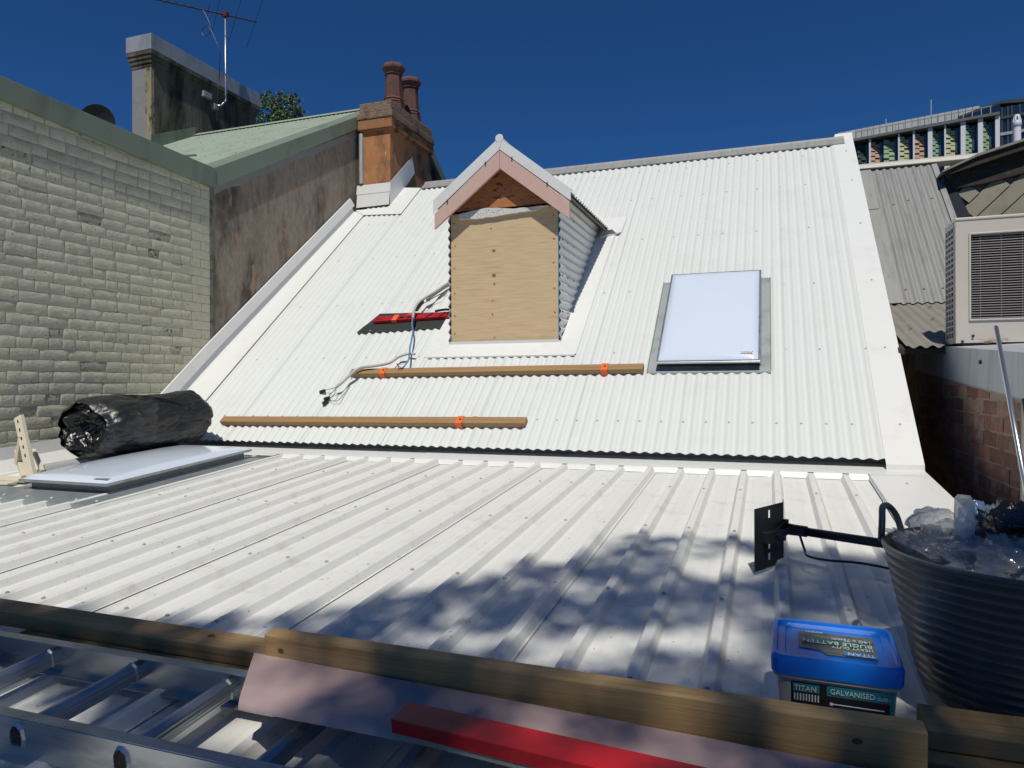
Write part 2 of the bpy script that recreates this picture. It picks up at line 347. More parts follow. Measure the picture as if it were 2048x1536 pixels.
# left pan flashing and upstand, following the slightly skewed party wall
def wx(y): return -5.222 + max(0, (y - 5.7)) * .052
m = MB(); N_ = 16
for k in range(N_):
    y0, y1 = 4.8 + (8.06 - 4.8) * k / N_, 4.8 + (8.06 - 4.8) * (k + 1) / N_
    q = [(wx(y) + .035, y) for y in (y0, y1)]
    a0, a1 = S(q[0][0], y0, .0), S(q[1][0], y1, .0)
    e0, e1 = S(-4.86, y0, .003), S(-4.86, y1, .003)
    m.quad(a0, e0, e1, a1)
    def up(y, h, o_): return S(wx(y) + o_, y, h)
    m.quad(up(y0, 0, .035), up(y1, 0, .035), up(y1, .075, .022), up(y0, .075, .022))
m.build('wall_flashing', FLASH, house)
m = MB()
for k in range(N_):
    y0, y1 = 4.75 + (8.10 - 4.75) * k / N_, 4.75 + (8.10 - 4.75) * (k + 1) / N_
    m.quad(S(wx(y0) + 0.040, y0, .062), S(wx(y1) + 0.040, y1, .062), S(wx(y1) + 0.030, y1, .112), S(wx(y0) + 0.030, y0, .112))
    m.quad(S(wx(y0) + 0.030, y0, .112), S(wx(y1) + 0.030, y1, .112), S(wx(y1) + 0.018, y1, .162), S(wx(y0) + 0.018, y0, .162))
    m.quad(S(wx(y0) + 0.018, y0, .162), S(wx(y1) + 0.018, y1, .162), S(wx(y1) + .006, y1, .166), S(wx(y0) + .006, y0, .166))
m.build('cover_flashing', FLASH, house)
# gutter apron between the roofs
m = MB()
for a, b_ in ((-5.1, -2.44), (-2.44, .86)):
    h = .003 if a < -3 else .005
    m = MB()
    m.quad(Lw(a, 4.632, h), Lw(b_, 4.632, h), Lw(b_, 5.02, h), Lw(a, 5.02, h))
    m.quad(Lw(a, 5.02, h), Lw(b_, 5.02, h), Lw(b_, 5.03, h + .05), Lw(a, 5.03, h + .05))
    # scribed lip pressed down between the ribs
    x = -3.574
    for i in range(22):
        xl, xr = x + .1905 * i + .018, x + .1905 * (i + 1) - .018
        if xl > a - .02 and xl < b_ - .02 and xl < .46:
            if xl > .43: xr = .545
            m.quad(Lw(xl, 4.632, h), Lw(xr, 4.632, h), Lw(xr + .013, 4.606, -.0265), Lw(xl - .013, 4.606, -.0265))
    m.build('apron_flashing', FLASH, house)
m = MB(); m.quad((-5.2, 5.0, -.52), (.8, 5.0, -.52), (.8, 5.0, -.37), (-5.2, 5.0, -.37)); m.build('eaves_fascia', RENDG, house)
m = MB(); m.quad(Lw(-5.1, 4.55, .002), Lw(-3.60, 4.55, .002), Lw(-3.60, 4.64, .002), Lw(-5.1, 4.64, .002)); m.build('apron_flashing', FLASH, house)

# low ribbed sheets
RIB0 = -3.574; P_ = .1905
def ribprof(i0, i1, left=0.0, right=0.0):
    pts = []
    first = True
    for i in range(i0, i1 + 1):
        c = RIB0 + P_ * i
        if i > i0:
            for q, hh in ((-.125, 0), (-.121, .0012), (-.117, 0), (-.073, 0), (-.069, .0012), (-.065, 0)): pts.append((c + q, -.029 + hh))
        pts += [(c - .034, -.029), (c - .030, -.0275), (c - .016, -.0015), (c - .013, 0), (c + .013, 0), (c + .016, -.0015), (c + .030, -.0275), (c + .034, -.029)]
    return pts
def ribsheet(i0, i1, ya, yb, parent):
    pr = ribprof(i0, i1)
    # the lap: last rib of each sheet sits proud over the first rib of the next
    last = RIB0 + P_ * i1
    pr = [(x, h + (.0042 if x > last - .04 else 0)) for x, h in pr]
    pr[-1] = (last + .039, -.0238)
    pr = [p for p in pr if not (p[0] < RIB0 + P_ * i0 - .02)]
    ny = 10; n = len(pr); V = []
    for j in range(ny + 1):
        y = ya + (yb - ya) * j / ny
        for x, h in pr:
            V.append(Lw(x, y, h + (.0012 * noise.noise(Vector((x * 3, y * 2, 1))) if h < -.02 else 0)))
    m = MB(); m.add(V, [(j * n + k, j * n + k + 1, (j + 1) * n + k + 1, (j + 1) * n + k) for j in range(ny) for k in range(n - 1)])
    return auto(m.build('ribbed_sheet', WHITEL, parent), 20)
for i0 in (-1, 3, 7, 11, 15, 19):
    ribsheet(i0, i0 + 4, .80, 4.64, house)
for i0 in (-9, -5):
    ribsheet(i0, min(i0 + 4, -1), .80, 2.99, house)
ribsheet(-9, -8, 2.985, 4.8, house)
m = MB()
for y in (4.077, 3.26, 2.445, 1.83, .98):
    for i in range(-8, 22):
        c = RIB0 + P_ * i
        if y > 3.0 and i < 1: continue
        screw(m, Lw(c + random.uniform(-.003, .003), y + random.uniform(-.006, .006)), LNn, .0062)
for y in (4.4, 3.6, 2.9, 2.1): screw(m, Lw(.71, y, .004), LNn, .006)
m.build('roof_screws', SCREW, house, kind='stuff')
# right edge flashing of the low roof
m = MB()
m.quad(Lw(.553, .80, .004), Lw(.868, .80, .004), Lw(.868, 4.86, .004), Lw(.553, 4.640, .004))
m.quad(Lw(.553, .80, .004), Lw(.553, 4.640, .004), Lw(.547, 4.637, -.020), Lw(.547, .80, -.020))
m.quad(Lw(.868, .80, .004), Lw(.868, .80, -.12), Lw(.868, 4.86, -.12), Lw(.868, 4.86, .004))
m.build('barge_flashing', FLASH, house)
m = MB(); m.quad((-5.2, .8, -.88), (.86, .8, -.88), (.86, .8, -1.1), (-5.2, .8, -1.1)); m.build('eaves_fascia', FLASH, house)
# valley along the brick wall at far left
m = MB()
for k in range(8):
    y0, y1 = 2.3 + .34 * k, 2.3 + .34 * (k + 1)
    m.quad(Lw(-5.19, y0, .085), Lw(-5.19, y1, .085), Lw(-5.205, y1, .175), Lw(-5.205, y0, .175))
    m.quad(Lw(-5.10, y0, -.01), Lw(-5.10, y1, -.01), Lw(-5.19, y1, .085), Lw(-5.19, y0, .085))
m.quad(Lw(-5.10, 2.3, -.01), Lw(-4.93, 2.3, -.012), Lw(-4.93, 5.02, -.012), Lw(-5.10, 5.02, -.01))
m.quad(Lw(-4.93, 2.985, -.012), Lw(-4.55, 2.985, -.014), Lw(-4.55, 5.02, -.014), Lw(-4.93, 5.02, -.012))
m.build('wall_flashing', FLASH, house)

# ---- skylight in the steep roof
sk = empty('skylight', S(-.42, 5.95) - wloc(house)); sk.parent = house
m = MB()
pa = [S(-.862, 5.480, .004), S(.013, 5.480, .004)]
def spans(x0, x1, y0, y1, h, mb, mi=0): mb.quad(S(x0, y0, h), S(x1, y0, h), S(x1, y1, h), S(x0, y1, h), mi)
spans(-.866, .013, 5.480, 5.535, .006, m)
spans(-.866, -.79, 5.535, 6.445, .006, m); spans(-.06, .013, 5.535, 6.445, .006, m)
m.quad(S(-.866, 5.48, .006), S(-.868, 5.48, -.012), S(.015, 5.48, -.012), S(.013, 5.48, .006))
m.quad(S(.013, 5.48, .006), S(.020, 5.48, .020), S(.020, 6.445, .020), S(.013, 6.445, .006))
m.quad(S(-.873, 5.48, .020), S(-.866, 5.48, .006), S(-.866, 6.445, .006), S(-.873, 6.445, .020))
m.quad(S(-.808, 5.535, .006), S(-.792, 5.535, .022), S(-.792, 6.445, .022), S(-.808, 6.445, .006))
m.quad(S(-.062, 5.535, .022), S(-.046, 5.535, .006), S(-.046, 6.445, .006), S(-.062, 6.445, .022))
m.build('pan_flashing', ZINC, sk)
def slab(mb, P, x0, x1, y0, y1, h0, h1, mi=0):
    C = [P(x0, y0, h0), P(x1, y0, h0), P(x1, y1, h0), P(x0, y1, h0)]
    mb.prism(C, P(x0, y0, h1) - P(x0, y0, h0), mi)
m = MB(); slab(m, S, -.79, -.064, 5.535, 6.43, .0, .075); m.build('curb', BLACKM, sk)
m = MB(); slab(m, S, -.80, -.054, 5.500, 6.45, .066, .084); m.build('frame', ALU, sk, bevel=.002)
def dome(mb, P, x0, x1, y0, y1, h, rise, n=20):
    V = []
    for j in range(n + 1):
        for i in range(n + 1):
            u, v = i / n, j / n
            du, dv = min(u, 1 - u) * (x1 - x0), min(v, 1 - v) * (y1 - y0)
            e = min(du, dv)
            edge = min(1, e / .035)
            H = h + .016 * (edge * (2 - edge)) + rise * (math.sin(math.pi * u) * math.sin(math.pi * v)) ** .55 * edge
            V.append(P(x0 + (x1 - x0) * u, y0 + (y1 - y0) * v, H))
    mb.add(V, [(j * (n + 1) + i, j * (n + 1) + i + 1, (j + 1) * (n + 1) + i + 1, (j + 1) * (n + 1) + i) for j in range(n) for i in range(n)])
m = MB(); dome(m, S, -.785, -.069, 5.515, 6.44, .0845, .03, 40); m.build('dome', DOME, sk, smooth=True)
def sticker(P, x, y, h, s, parent, sx=1.):
    ux = (P(x + 1, y, h) - P(x, y, h)).normalized(); uy = (P(x, y + 1, h) - P(x, y, h)).normalized()
    m = MB(); O = P(x, y, h)
    def r(a, b_, c, d, mi, z=.0005):
        m.quad(O + ux * a + uy * c + ux.cross(uy) * z, O + ux * b_ + uy * c + ux.cross(uy) * z, O + ux * b_ + uy * d + ux.cross(uy) * z, O + ux * a + uy * d + ux.cross(uy) * z, mi)
    r(0, .088 * s, 0, .024 * s, 0)
    for k in range(4): r(.004 * s + .011 * s * k, .012 * s + .011 * s * k, .013 * s, .021 * s, 1, .001)
    r(.012 * s, .04 * s, .003 * s, .008 * s, 1, .001)
    r(.045 * s, .072 * s, .013 * s, .020 * s, 2, .001); r(.047 * s, .066 * s, .003 * s, .009 * s, 2, .001)
    for a0, b0, a1, b1 in ((.070, .012, .077, .004), (.077, .004, .089, .026)):
        p0, p1 = O + ux * a0 * s + uy * b0 * s, O + ux * a1 * s + uy * b1 * s
        d = (p1 - p0).normalized(); nn = ux.cross(uy); q = nn.cross(d) * .0018 * s
        m.quad(p0 - q + nn * .0015, p1 - q + nn * .0015, p1 + q + nn * .0015, p0 + q + nn * .0015, 3)
    m.build('sticker', [FLASH, BTXT, RTXT, NAVY], parent)
sticker(S, -.195, 5.547, .1075, 1.0, sk)

# ---- skylight in the low roof
sk2 = empty('skylight', Lw(-4.08, 3.85) - wloc(house)); sk2.parent = house; sk2['label'] = 'flat skylight under the black tarp roll'
m = MB()
for q in ((-4.95, -3.555, 2.975, 3.26), (-3.77, -3.555, 3.26, 4.57), (-4.56, -4.46, 3.26, 4.57), (-4.56, -3.555, 4.46, 4.60)):
    m.quad(Lw(q[0], q[2], -.004), Lw(q[1], q[2], -.004), Lw(q[1], q[3], -.004), Lw(q[0], q[3], -.004))
m.quad(Lw(-4.95, 2.975, -.004), Lw(-4.95, 2.97, -.03), Lw(-3.555, 2.97, -.03), Lw(-3.555, 2.975, -.004))
m.build('pan_flashing', ZINCD, sk2)
m = MB(); slab(m, Lw, -4.45, -3.77, 3.27, 4.44, -.01, .052); m.build('curb', OLDGREY, sk2)
m = MB(); slab(m, Lw, -4.47, -3.725, 3.20, 4.48, .046, .062); m.build('frame', ALU, sk2, bevel=.002)
m = MB(); dome(m, Lw, -4.46, -3.735, 3.21, 4.47, .0625, .034, 30); m.build('dome', DOME, sk2, smooth=True)
sticker(Lw, -3.87, 3.232, .084, 1.25, sk2)
m = MB()
for x in (-4.40, -4.2, -4.0, -3.8, -3.64): screw(m, Lw(x, 3.06, -.003), LNn, .007)
m.build('roof_screws', FLASH, sk2, kind='stuff')

# ---- dormer
dm = empty('dormer', Vector((-2.15, 5.8, .35)) - wloc(house)); dm.parent = house
YF = 5.80
# plywood
m = MB(); m.b(-2.652, -1.664, YF, YF + .012, .372, 1.50); m.build('plywood_panel', PLY, dm)
m = MB()
for (x, z, r) in ((-2.245, 1.155, .017), (-2.245, .94, .019), (-2.24, .865, .011), (-2.26, .72, .008), (-2.27, 1.35, .009), (-2.26, .60, .010), (-2.24, .4, .008)):
    V = [(x + r * math.cos(a * math.pi / 5), YF - .0015, z + r * .8 * math.sin(a * math.pi / 5)) for a in range(10)]
    m.add(V, [tuple(range(10))])
for x in (-2.62, -1.70):
    for z in (.44, .60, .80, 1.02, 1.22, 1.42):
        V = [(x + random.uniform(-.01, .01) + .008 * math.cos(a * math.pi / 3), YF - .0015, z + .008 * math.sin(a * math.pi / 3)) for a in range(6)]
        m.add(V, [tuple(range(6))])
m.build('knots_and_nails', KNOT, dm, kind='stuff')
# painted gable board and the chalky ledge
m = MB(); m.prism([(-2.60, YF - .004, 1.525), (-1.70, YF - .004, 1.525), (-2.139, YF - .004, 1.95)], (0, .01, 0)); m.build('gable_board', GABLE, dm)
random.seed(11)
top, bot = [], []
for k in range(27):
    t = k / 26; x = -2.565 + .82 * t
    top.append((x, YF - .028, 1.487 + .030 * math.sin(math.pi * min(1, t * 1.6)) + .012 * t + .006 * random.random()))
    bot.append((x, YF - .028, 1.425 + .022 * (1 - min(1, t * 5)) + .05 * t + .006 * random.random() + (.02 if t > .9 else 0)))
m = MB(); m.prism(bot + top[::-1], (0, .027, 0)); m.build('mortar_ledge', CHALK, dm)
# side cheeks: corrugated, ribs running front to back
def cheek(xc, sgn):
    m = MB(); V = []; nz = 200; ny = 2
    zs = [.36 + (1.62 - .36) * k / nz for k in range(nz + 1)]
    for z in zs:
        yb = 4.84 + (z + .465) / math.tan(A2)
        for y in (YF - .012, max(YF - .01, yb)): V.append((xc + sgn * (.008 + .008 * math.cos(2 * math.pi * z / .076)), y, z))
    F = [(2 * k, 2 * k + 1, 2 * k + 3, 2 * k + 2) if sgn > 0 else (2 * k, 2 * k + 2, 2 * k + 3, 2 * k + 1) for k in range(nz)]
    m.add(V, F); return m.build('cheek', WHITE, dm, smooth=True)
cheek(-1.655, 1); cheek(-2.661, -1)
m = MB(); m.b(-1.6635, -1.655, YF - .006, YF + .3, .38, 1.52); m.build('sarking_edge', BLUESARK, dm)
m = MB(); m.b(-2.64, -1.67, YF + .02, YF + .1, .40, 1.5); m.build('stud_wall', DARKGAP, dm)
m = MB()
for z in (.62, .93, 1.24, 1.47):
    for q in (.04, .21, .40):
        z_ = .076 * round(z / .076)
        if YF + q < 4.84 + (z_ + .465) / math.tan(A2) - .05: 
            P = Vector((-1.638, YF + q, z_)); m.box(P, (.004, 0, 0), (0, .006, 0), (0, 0, .006))
m.build('cheek_screws', SCREWD, dm, kind='stuff')
# dormer roof slopes
AX, AZ = -2.143, 2.058; EX = .622; EZ = 1.566
def droof(sgn):
    m = MB(); V = []; per = .0762; n = 300; ny0 = 5.70; ny1 = 7.95
    L = Vector((sgn * EX, 0, EZ - AZ)); nn = Vector((-L.z * sgn, 0, L.x * sgn)).normalized()
    for k in range(n + 1):
        y = ny0 + (ny1 - ny0) * k / n; h = .008 * math.cos(2 * math.pi * y / per)
        # clip against main roof: valley
        zr = -.465 + (y - 4.84) * math.tan(A2)
        t0 = 0.0; t1 = 1.0
        if zr > EZ: t1 = max(.0, min(1, (AZ - zr) / (AZ - EZ)))
        for t in (t0, t1):
            P = Vector((AX, y, AZ)) + L * t + nn * h; V.append(P)
    F = [(2 * k, 2 * k + 1, 2 * k + 3, 2 * k + 2) if sgn < 0 else (2 * k, 2 * k + 2, 2 * k + 3, 2 * k + 1) for k in range(n)]
    m.add(V, F); return m.build('roof_slope', WHITE, dm, smooth=True)
droof(1); droof(-1)
m = MB()
for sgn in (1, -1):
    d = Vector((sgn * EX, 0, EZ - AZ))
    P0 = Vector((AX, 0, AZ - .03)) + d * .76; P1 = Vector((AX, 0, AZ - .03)) + d * .97
    m.prism([P0 + Vector((0, 5.71, 0)), P1 + Vector((0, 5.71, 0)), P1 + Vector((0, 7.1, 0)), P0 + Vector((0, 7.1, 0))], (0, 0, -.012))
m.build('soffit', OLDGREYD, dm)
m = MB(); m.tube([(AX, 5.672, AZ + .018), (AX, 7.93, AZ + .018)], .026, 10)
for sgn in (1, -1):
    m.quad((AX, 5.675, AZ + .022), (AX + sgn * .12, 5.675, AZ + .022 - .08), (AX + sgn * .12, 7.88, AZ + .022 - .08), (AX, 7.93, AZ + .022))
auto(m.build('ridge_capping', FLASH, dm))
# barge capping and pink barge boards, left and right
YB = 5.68
for s_, ex, tz, gz, pz, px in ((-1, -2.768, 1.607, 1.502, 1.357, -2.757), (1, -1.520, 1.592, 1.500, 1.350, -1.532)):
    g_ = .0012 * s_
    m = MB()
    m.prism([(AX + g_, YB - .004, 2.088), (ex, YB - .004, tz), (ex, YB - .004, gz - .004), (AX + g_, YB - .004, 1.988)], (0, .003, 0))
    m.prism([(AX + g_, YB - .004, 2.088), (ex, YB - .004, tz), (ex, YB + .10, tz), (AX + g_, YB + .10, 2.088)], (0, 0, .003))
    m.build('barge_capping', FLASH, dm)
    m = MB()
    m.prism([(AX + g_, YB, 1.985), (px, YB, gz - .006), (px, YB, pz), (AX + g_, YB, 1.825)], (0, .028, 0))
    m.build('barge_board', PINK, dm, bevel=.003)
m = MB(); m.prism([(AX - .035, YB - .0065, 2.078), (AX + .035, YB - .0065, 2.078), (AX + .004, YB - .0065, 2.000), (AX - .004, YB - .0065, 2.000)], (0, .002, 0))
V = [(AX + .036 * math.cos(a * math.pi / 8), YB - .007, 2.082 + .036 * math.sin(a * math.pi / 8)) for a in range(16)]
m.add(V, [tuple(range(16))[::-1]]); m.build('ridge_end_cap', FLASH, dm)
m = MB()
for x, z in ((-2.63, 1.60 - .01), (-2.27, 1.885), (-2.03, 1.90), (-1.72, 1.655)):
    m.box((x, YB - .008, z), (.006, 0, 0), (0, .005, 0), (0, 0, .008))
m.build('capping_screws', SCREWD, dm, kind='stuff')
# base flashings of the dormer
m = MB()
spans(-2.855, -1.485, 5.664, 5.80, .008, m)
m.quad((-2.66, 5.792, .345), (-1.66, 5.792, .345), (-1.66, 5.79, .372), (-2.66, 5.79, .372))
m.quad(S(-2.855, 5.664, .008), S(-2.86, 5.660, -.004), S(-1.48, 5.660, -.004), S(-1.485, 5.664, .008))
m.build('sill_flashing', FLASH, dm)
m = MB()
m.quad(S(-1.668, 5.80, .009), S(-1.482, 5.672, .009), S(-1.462, 7.20, .009), S(-1.655, 7.30, .009))
m.quad(S(-1.482, 5.672, .009), S(-1.476, 5.672, .0), S(-1.456, 7.20, .0), S(-1.462, 7.20, .009))
m.build('side_flashing', FLASH, dm)
m = MB()
m.quad(S(-2.66, 5.80, .009), S(-2.66, 7.25, .009), S(-2.82, 7.20, .009), S(-2.855, 5.672, .009)); m.build('side_flashing', FLASH, dm)
m = MB()   # valley gutter foot, sprung up at the end
for sgn in (1,):
    for k in range(6):
        t0, t1 = k / 6, (k + 1) / 6
        def vp(t, o_): 
            x = AX + sgn * (EX - .10 + .0 * t); return None
    a = S(-1.60, 7.12, .03); b_ = S(-1.395, 7.20, .015); c = S(-1.385, 7.46, .008); d = S(-1.62, 7.42, .03)
    m.quad(a, b_, c, d); m.quad(S(-1.60, 7.12, .03), S(-1.60, 7.12, .0), S(-1.395, 7.2, .0), S(-1.395, 7.20, .015))
m.build('valley_flashing', FLASH, dm)
for sgn in (1, -1):
    m = MB(); 
    p = [Vector((AX + sgn * .02, 7.86, 2.06)), Vector((AX + sgn * (EX - .02), 7.12, 1.53))]
    n_ = SNn * .012
    o1 = Vector((sgn * .10, .03, .02)); 
    m.quad(p[0] + n_ + o1, p[1] + n_ + o1, p[1] + n_ - o1 * .3, p[0] + n_ - o1 * .3)
    m.build('valley_flashing', FLASH, dm)

# ---- chimney of the house, with two pots
ch = empty('chimney', Vector((-4.8, 8.6, 2.3)) - wloc(house)); ch.parent = house
CX0, CX1, CYA, CYB_ = -4.985, -4.585, 8.15, 9.28
m = MB(); m.b(CX0, CX1, CYA, CYB_, 1.6, 3.36); m.build('shaft', ORANGE, ch, bevel=.006)
m = MB(); m.b(CX0 - .035, CX1 + .035, CYA - .035, CYB_ + .035, 3.29, 3.305); m.b(CX0 - .05, CX1 + .05, CYA - .05, CYB_ + .05, 3.305, 3.43); m.build('lower_band', ORDIRT, ch, bevel=.008)
m = MB(); m.b(CX0 - .062, CX1 + .062, CYA - .062, CYB_ + .062, 3.435, 3.52); m.b(CX0 - .035, CX1 + .035, CYA - .035, CYB_ + .035, 3.52, 3.655)
m.build('cap_course', CAPST, ch, bevel=.012)
for cy, cx in ((8.62, -4.79), (9.10, -4.79)):
    m = MB()
    m.lathe((cx, cy, 3.62), [(a_, b_ * 1.10) for a_, b_ in [(.155, 0), (.150, .16), (.142, .165), (.150, .18), (.136, .20), (.145, .215), (.130, .235), (.108, .52), (.125, .525), (.118, .545), (.125, .56), (.160, .59), (.160, .615), (.135, .65), (.118, .655), (.105, .60), (.10, .4)]], 8, rot=R(22.5))
    m.build('chimney_pot', POT, ch)
m = MB(); m.tube([(-5.005, 8.14, 2.62), (-5.005, 8.14, 3.27)], .03, 6); m.build('lead_strip', FLZ, ch)
m = MB()   # chimney flashings
m.quad(S(-5.05, 8.075, .008), S(-4.86, 7.95, .008), S(-4.29, 7.90, .008), S(-4.57, 8.08, .008))
m.quad(S(-4.57, 8.08, .009), S(-4.29, 7.90, .009), S(-4.29, 8.45, .009), S(-4.57, 8.5, .009))
m.build('tray_flashing', FLASH, ch)
m = MB()
m.quad((-5.06, 8.10, 2.30), (-4.575, 8.10, 2.305), (-4.575, 8.125, 2.50), (-5.06, 8.125, 2.50)); m.build('tray_flashing', FLASH, ch)
m = MB()
m.quad((-5.07, 8.118, 2.475), (-4.57, 8.118, 2.475), (-4.57, 8.138, 2.60), (-5.07, 8.138, 2.60))
z0 = lambda y: 2.49 + (y - 8.14) * math.tan(A2)
m.prism([(-4.57, 8.12, 2.29), (-4.57, 8.12, 2.60), (-4.57, 8.72, 3.10), (-4.57, 8.80, 2.90), (-4.57, 8.60, 2.70)], (.004, 0, 0))
m.build('cover_flashing', FLASH, ch)

# ================================================================= neighbour on the left: green roof behind painted brick wall
nb = empty('neighbour_house', (-7, 6, -4.0), 'neighbouring house with painted brick side wall, brown rendered gable and pale green roof', 'house')
WXF = -5.222
random.seed(21)
def cop_bot(y): return 2.06 - .0495 * (y - 3.58)
def cop_top(y): return 2.223 - .034 * (y - 3.58)
bricks = []
course = .0862
def brickmesh(w_, seed, worn=False):
    rnd = random.Random(seed); hy = w_ / 2 - .0022; hz = course / 2 - .0022; d = .0072
    # rounded front: grid 5x4, front face towards +X
    V = []; F = []; ny, nz = 8, 4
    for j in range(nz + 1):
        for i in range(ny + 1):
            u, v = [-1, -.96, -.6, -.25, 0, .25, .6, .96, 1][i], [-1, -.88, 0, .88, 1][j]
            e = max(abs(u) ** 30, abs(v) ** 24)
            jit = .0016
            y = u * hy + (rnd.uniform(-jit, jit) * 1.6); z = v * hz + rnd.uniform(-jit, jit) * 1.4
            x = d * (1 - .40 * e) + rnd.uniform(-.0004, .0004) - (.004 if worn else 0)
            if abs(u) == 1 and abs(v) == 1: y *= .985; z *= .90
            V.append((x, y, z))
    for j in range(nz):
        for i in range(ny): F.append((j * (ny + 1) + i, j * (ny + 1) + i + 1, (j + 1) * (ny + 1) + i + 1, (j + 1) * (ny + 1) + i))
    ring = [i for i in range(ny + 1)] + [j * (ny + 1) + ny for j in range(1, nz + 1)] + [nz * (ny + 1) + i for i in range(ny - 1, -1, -1)] + [j * (ny + 1) for j in range(nz - 1, 0, -1)]
    b0 = len(V); V += [(-.012, V[i][1] * 1.0, V[i][2]) for i in ring]
    for k in range(len(ring)): F.append((ring[k], b0 + k, b0 + (k + 1) % len(ring), ring[(k + 1) % len(ring)]))
    me = bpy.data.meshes.new('brick'); me.from_pydata(V, [], F); me.update()
    me.materials.append(BRICKPX if worn else BRICKP); me.polygons.foreach_set('use_smooth', [True] * len(me.polygons))
    try: me.set_sharp_from_angle(angle=R(50))
    except Exception: pass
    return me
SM = [brickmesh(.238, k) for k in range(8)]; HM = [brickmesh(.122, 30 + k) for k in range(6)]
SW = [brickmesh(.238, 50 + k, True) for k in range(3)]; HW = [brickmesh(.122, 60 + k, True) for k in range(2)]
z = -.80; row = 0
while z < 2.2:
    head = row % 5 == 3; wdt = .122 if head else .238
    y = 5.665
    
    while y > 2.0:
        hd = random.random() < (.9 if head else .16)
        wdt = (.122 if hd else .238) * random.uniform(.93, 1.07)
        yc = y - wdt / 2
        if z + course / 2 < cop_bot(yc) + .05 and yc > 2.4: bricks.append((yc, z, 'h' if hd else 's', wdt))
        y -= wdt
    z += course; row += 1
vis = [b_ for b_ in bricks if b_[1] > -.62 + (0 if b_[0] < 4.9 else (b_[0] - 4.9) * .8)]
rest = [b_ for b_ in bricks if b_ not in vis]
vis.sort(key=lambda b_: (0 if b_[0] > 3.45 else 1, b_[0]))
keep, more = vis[:298], vis[298:]
base = wloc(nb)
for (y, z, k, wd_) in keep:
    worn = random.random() < .045
    me = random.choice((HW if worn else HM) if k in 'hc' else (SW if worn else SM))
    o = bpy.data.objects.new('brick', me); col.objects.link(o); o.parent = nb
    o.location = Vector((WXF + random.uniform(-.0016, .0014), y, z + random.uniform(-.002, .002) + .002 * noise.noise(Vector((y * 1.3, z * 3, 0))) * 3)) - base
    o.rotation_euler = (R(random.uniform(-.9, .9)), R(random.uniform(-.6, .6)), R(random.uniform(-.3, .3)))
    o.scale = (1, wd_ / (.122 if k == 'h' else .238), random.uniform(.97, 1.02))
m = MB()
for (y, z, k, wd_) in more + rest:
    me = SM[0] if k == 's' else HM[0]
    sc_ = wd_ / (.122 if k == 'h' else .238)
    m.add([(v.co.x + WXF, v.co.y * sc_ + y, v.co.z + z) for v in me.vertices], [tuple(p.vertices) for p in me.polygons])
m.build('brick_field', BRICKP, nb, kind='stuff')
m = MB(); m.b(-5.45, WXF + .0015, 2.0, 5.672, -4.0, 2.08); m.build('mortar_bed', MORTP, nb)
# brown rendered gable wall
RK = [(5.70, 2.165), (9.45, 4.235)]
def rake(y): return RK[0][1] + (y - RK[0][0]) * (RK[1][1] - RK[0][1]) / (RK[1][0] - RK[0][0])
m = MB(); m.prism([(wx(5.70), 5.70, -4), (wx(9.45), 9.45, -4), (wx(9.45), 9.45, rake(9.45) - .05), (wx(5.70), 5.70, rake(5.7) - .05)], (-.3, 0, 0))
m.build('rendered_wall', BROWN, nb)
m = MB(); m.prism([(wx(9.45), 9.455, -4), (wx(9.45), 12.2, -4), (wx(9.45), 12.2, 2.15), (wx(9.45), 9.455, rake(9.45) - .1)], (-.3, 0, 0)); m.build('rendered_wall', RENDD, nb)
# ragged mortar joint between the two walls
m = MB(); V = []
for k in range(60):
    z = -.6 + 2.62 * k / 59; a = noise.noise(Vector((0, 0, z * 6))) * .014; b_ = noise.noise(Vector((3, 0, z * 9))) * .012
    V += [(WXF + .004 + a * .4, 5.668 + a, z), (WXF + .012 + b_ * .3, 5.695 + b_, z), (WXF - .004, 5.722 + a + b_, z)]
m.add(V, [(3 * k + i, 3 * k + i + 1, 3 * k + i + 4, 3 * k + i + 3) for k in range(59) for i in (0, 1)]); m.build('mortar_joint', LEAD, nb, smooth=True)
m = MB()
V = []
for k in range(40):
    y = 5.72 + 2.45 * k / 39; a = noise.noise(Vector((y * 5, 0, 0))) * .03
    V += [(wx(y) + .006, y, rake(y) - .19), (wx(y) + .004, y, rake(y) - .245 - .03 + a)]
m.add(V, [(2 * k, 2 * k + 2, 2 * k + 3, 2 * k + 1) for k in range(39)]); m.build('mortar_bedding', RENDG, nb)
# copings
m = MB()
m.prism([(-5.17, 2.0, cop_bot(2.0)), (-5.17, 5.70, cop_bot(5.7)), (-5.17, 5.70, cop_top(5.7)), (-5.17, 2.0, cop_top(2.0))], (-.36, 0, 0)); m.build('coping', GREENC, nb, bevel=.003)
m = MB()
m.prism([(wx(5.7) + .045, 5.702, rake(5.7) - .195), (wx(9.45) + .045, 9.45, rake(9.45) - .15), (wx(9.45) + .045, 9.45, rake(9.45)), (wx(5.7) + .045, 5.702, rake(5.7))], (-.36, 0, 0)); m.build('coping', GREENC, nb, bevel=.003)
m = MB(); m.prism([(wx(9.45) + .045, 9.452, rake(9.45) - .15), (wx(9.45) + .045, 12.2, 2.15), (wx(9.45) + .045, 12.2, 2.35), (wx(9.45) + .045, 9.452, rake(9.45))], (-.36, 0, 0)); m.build('coping', GREENC, nb)
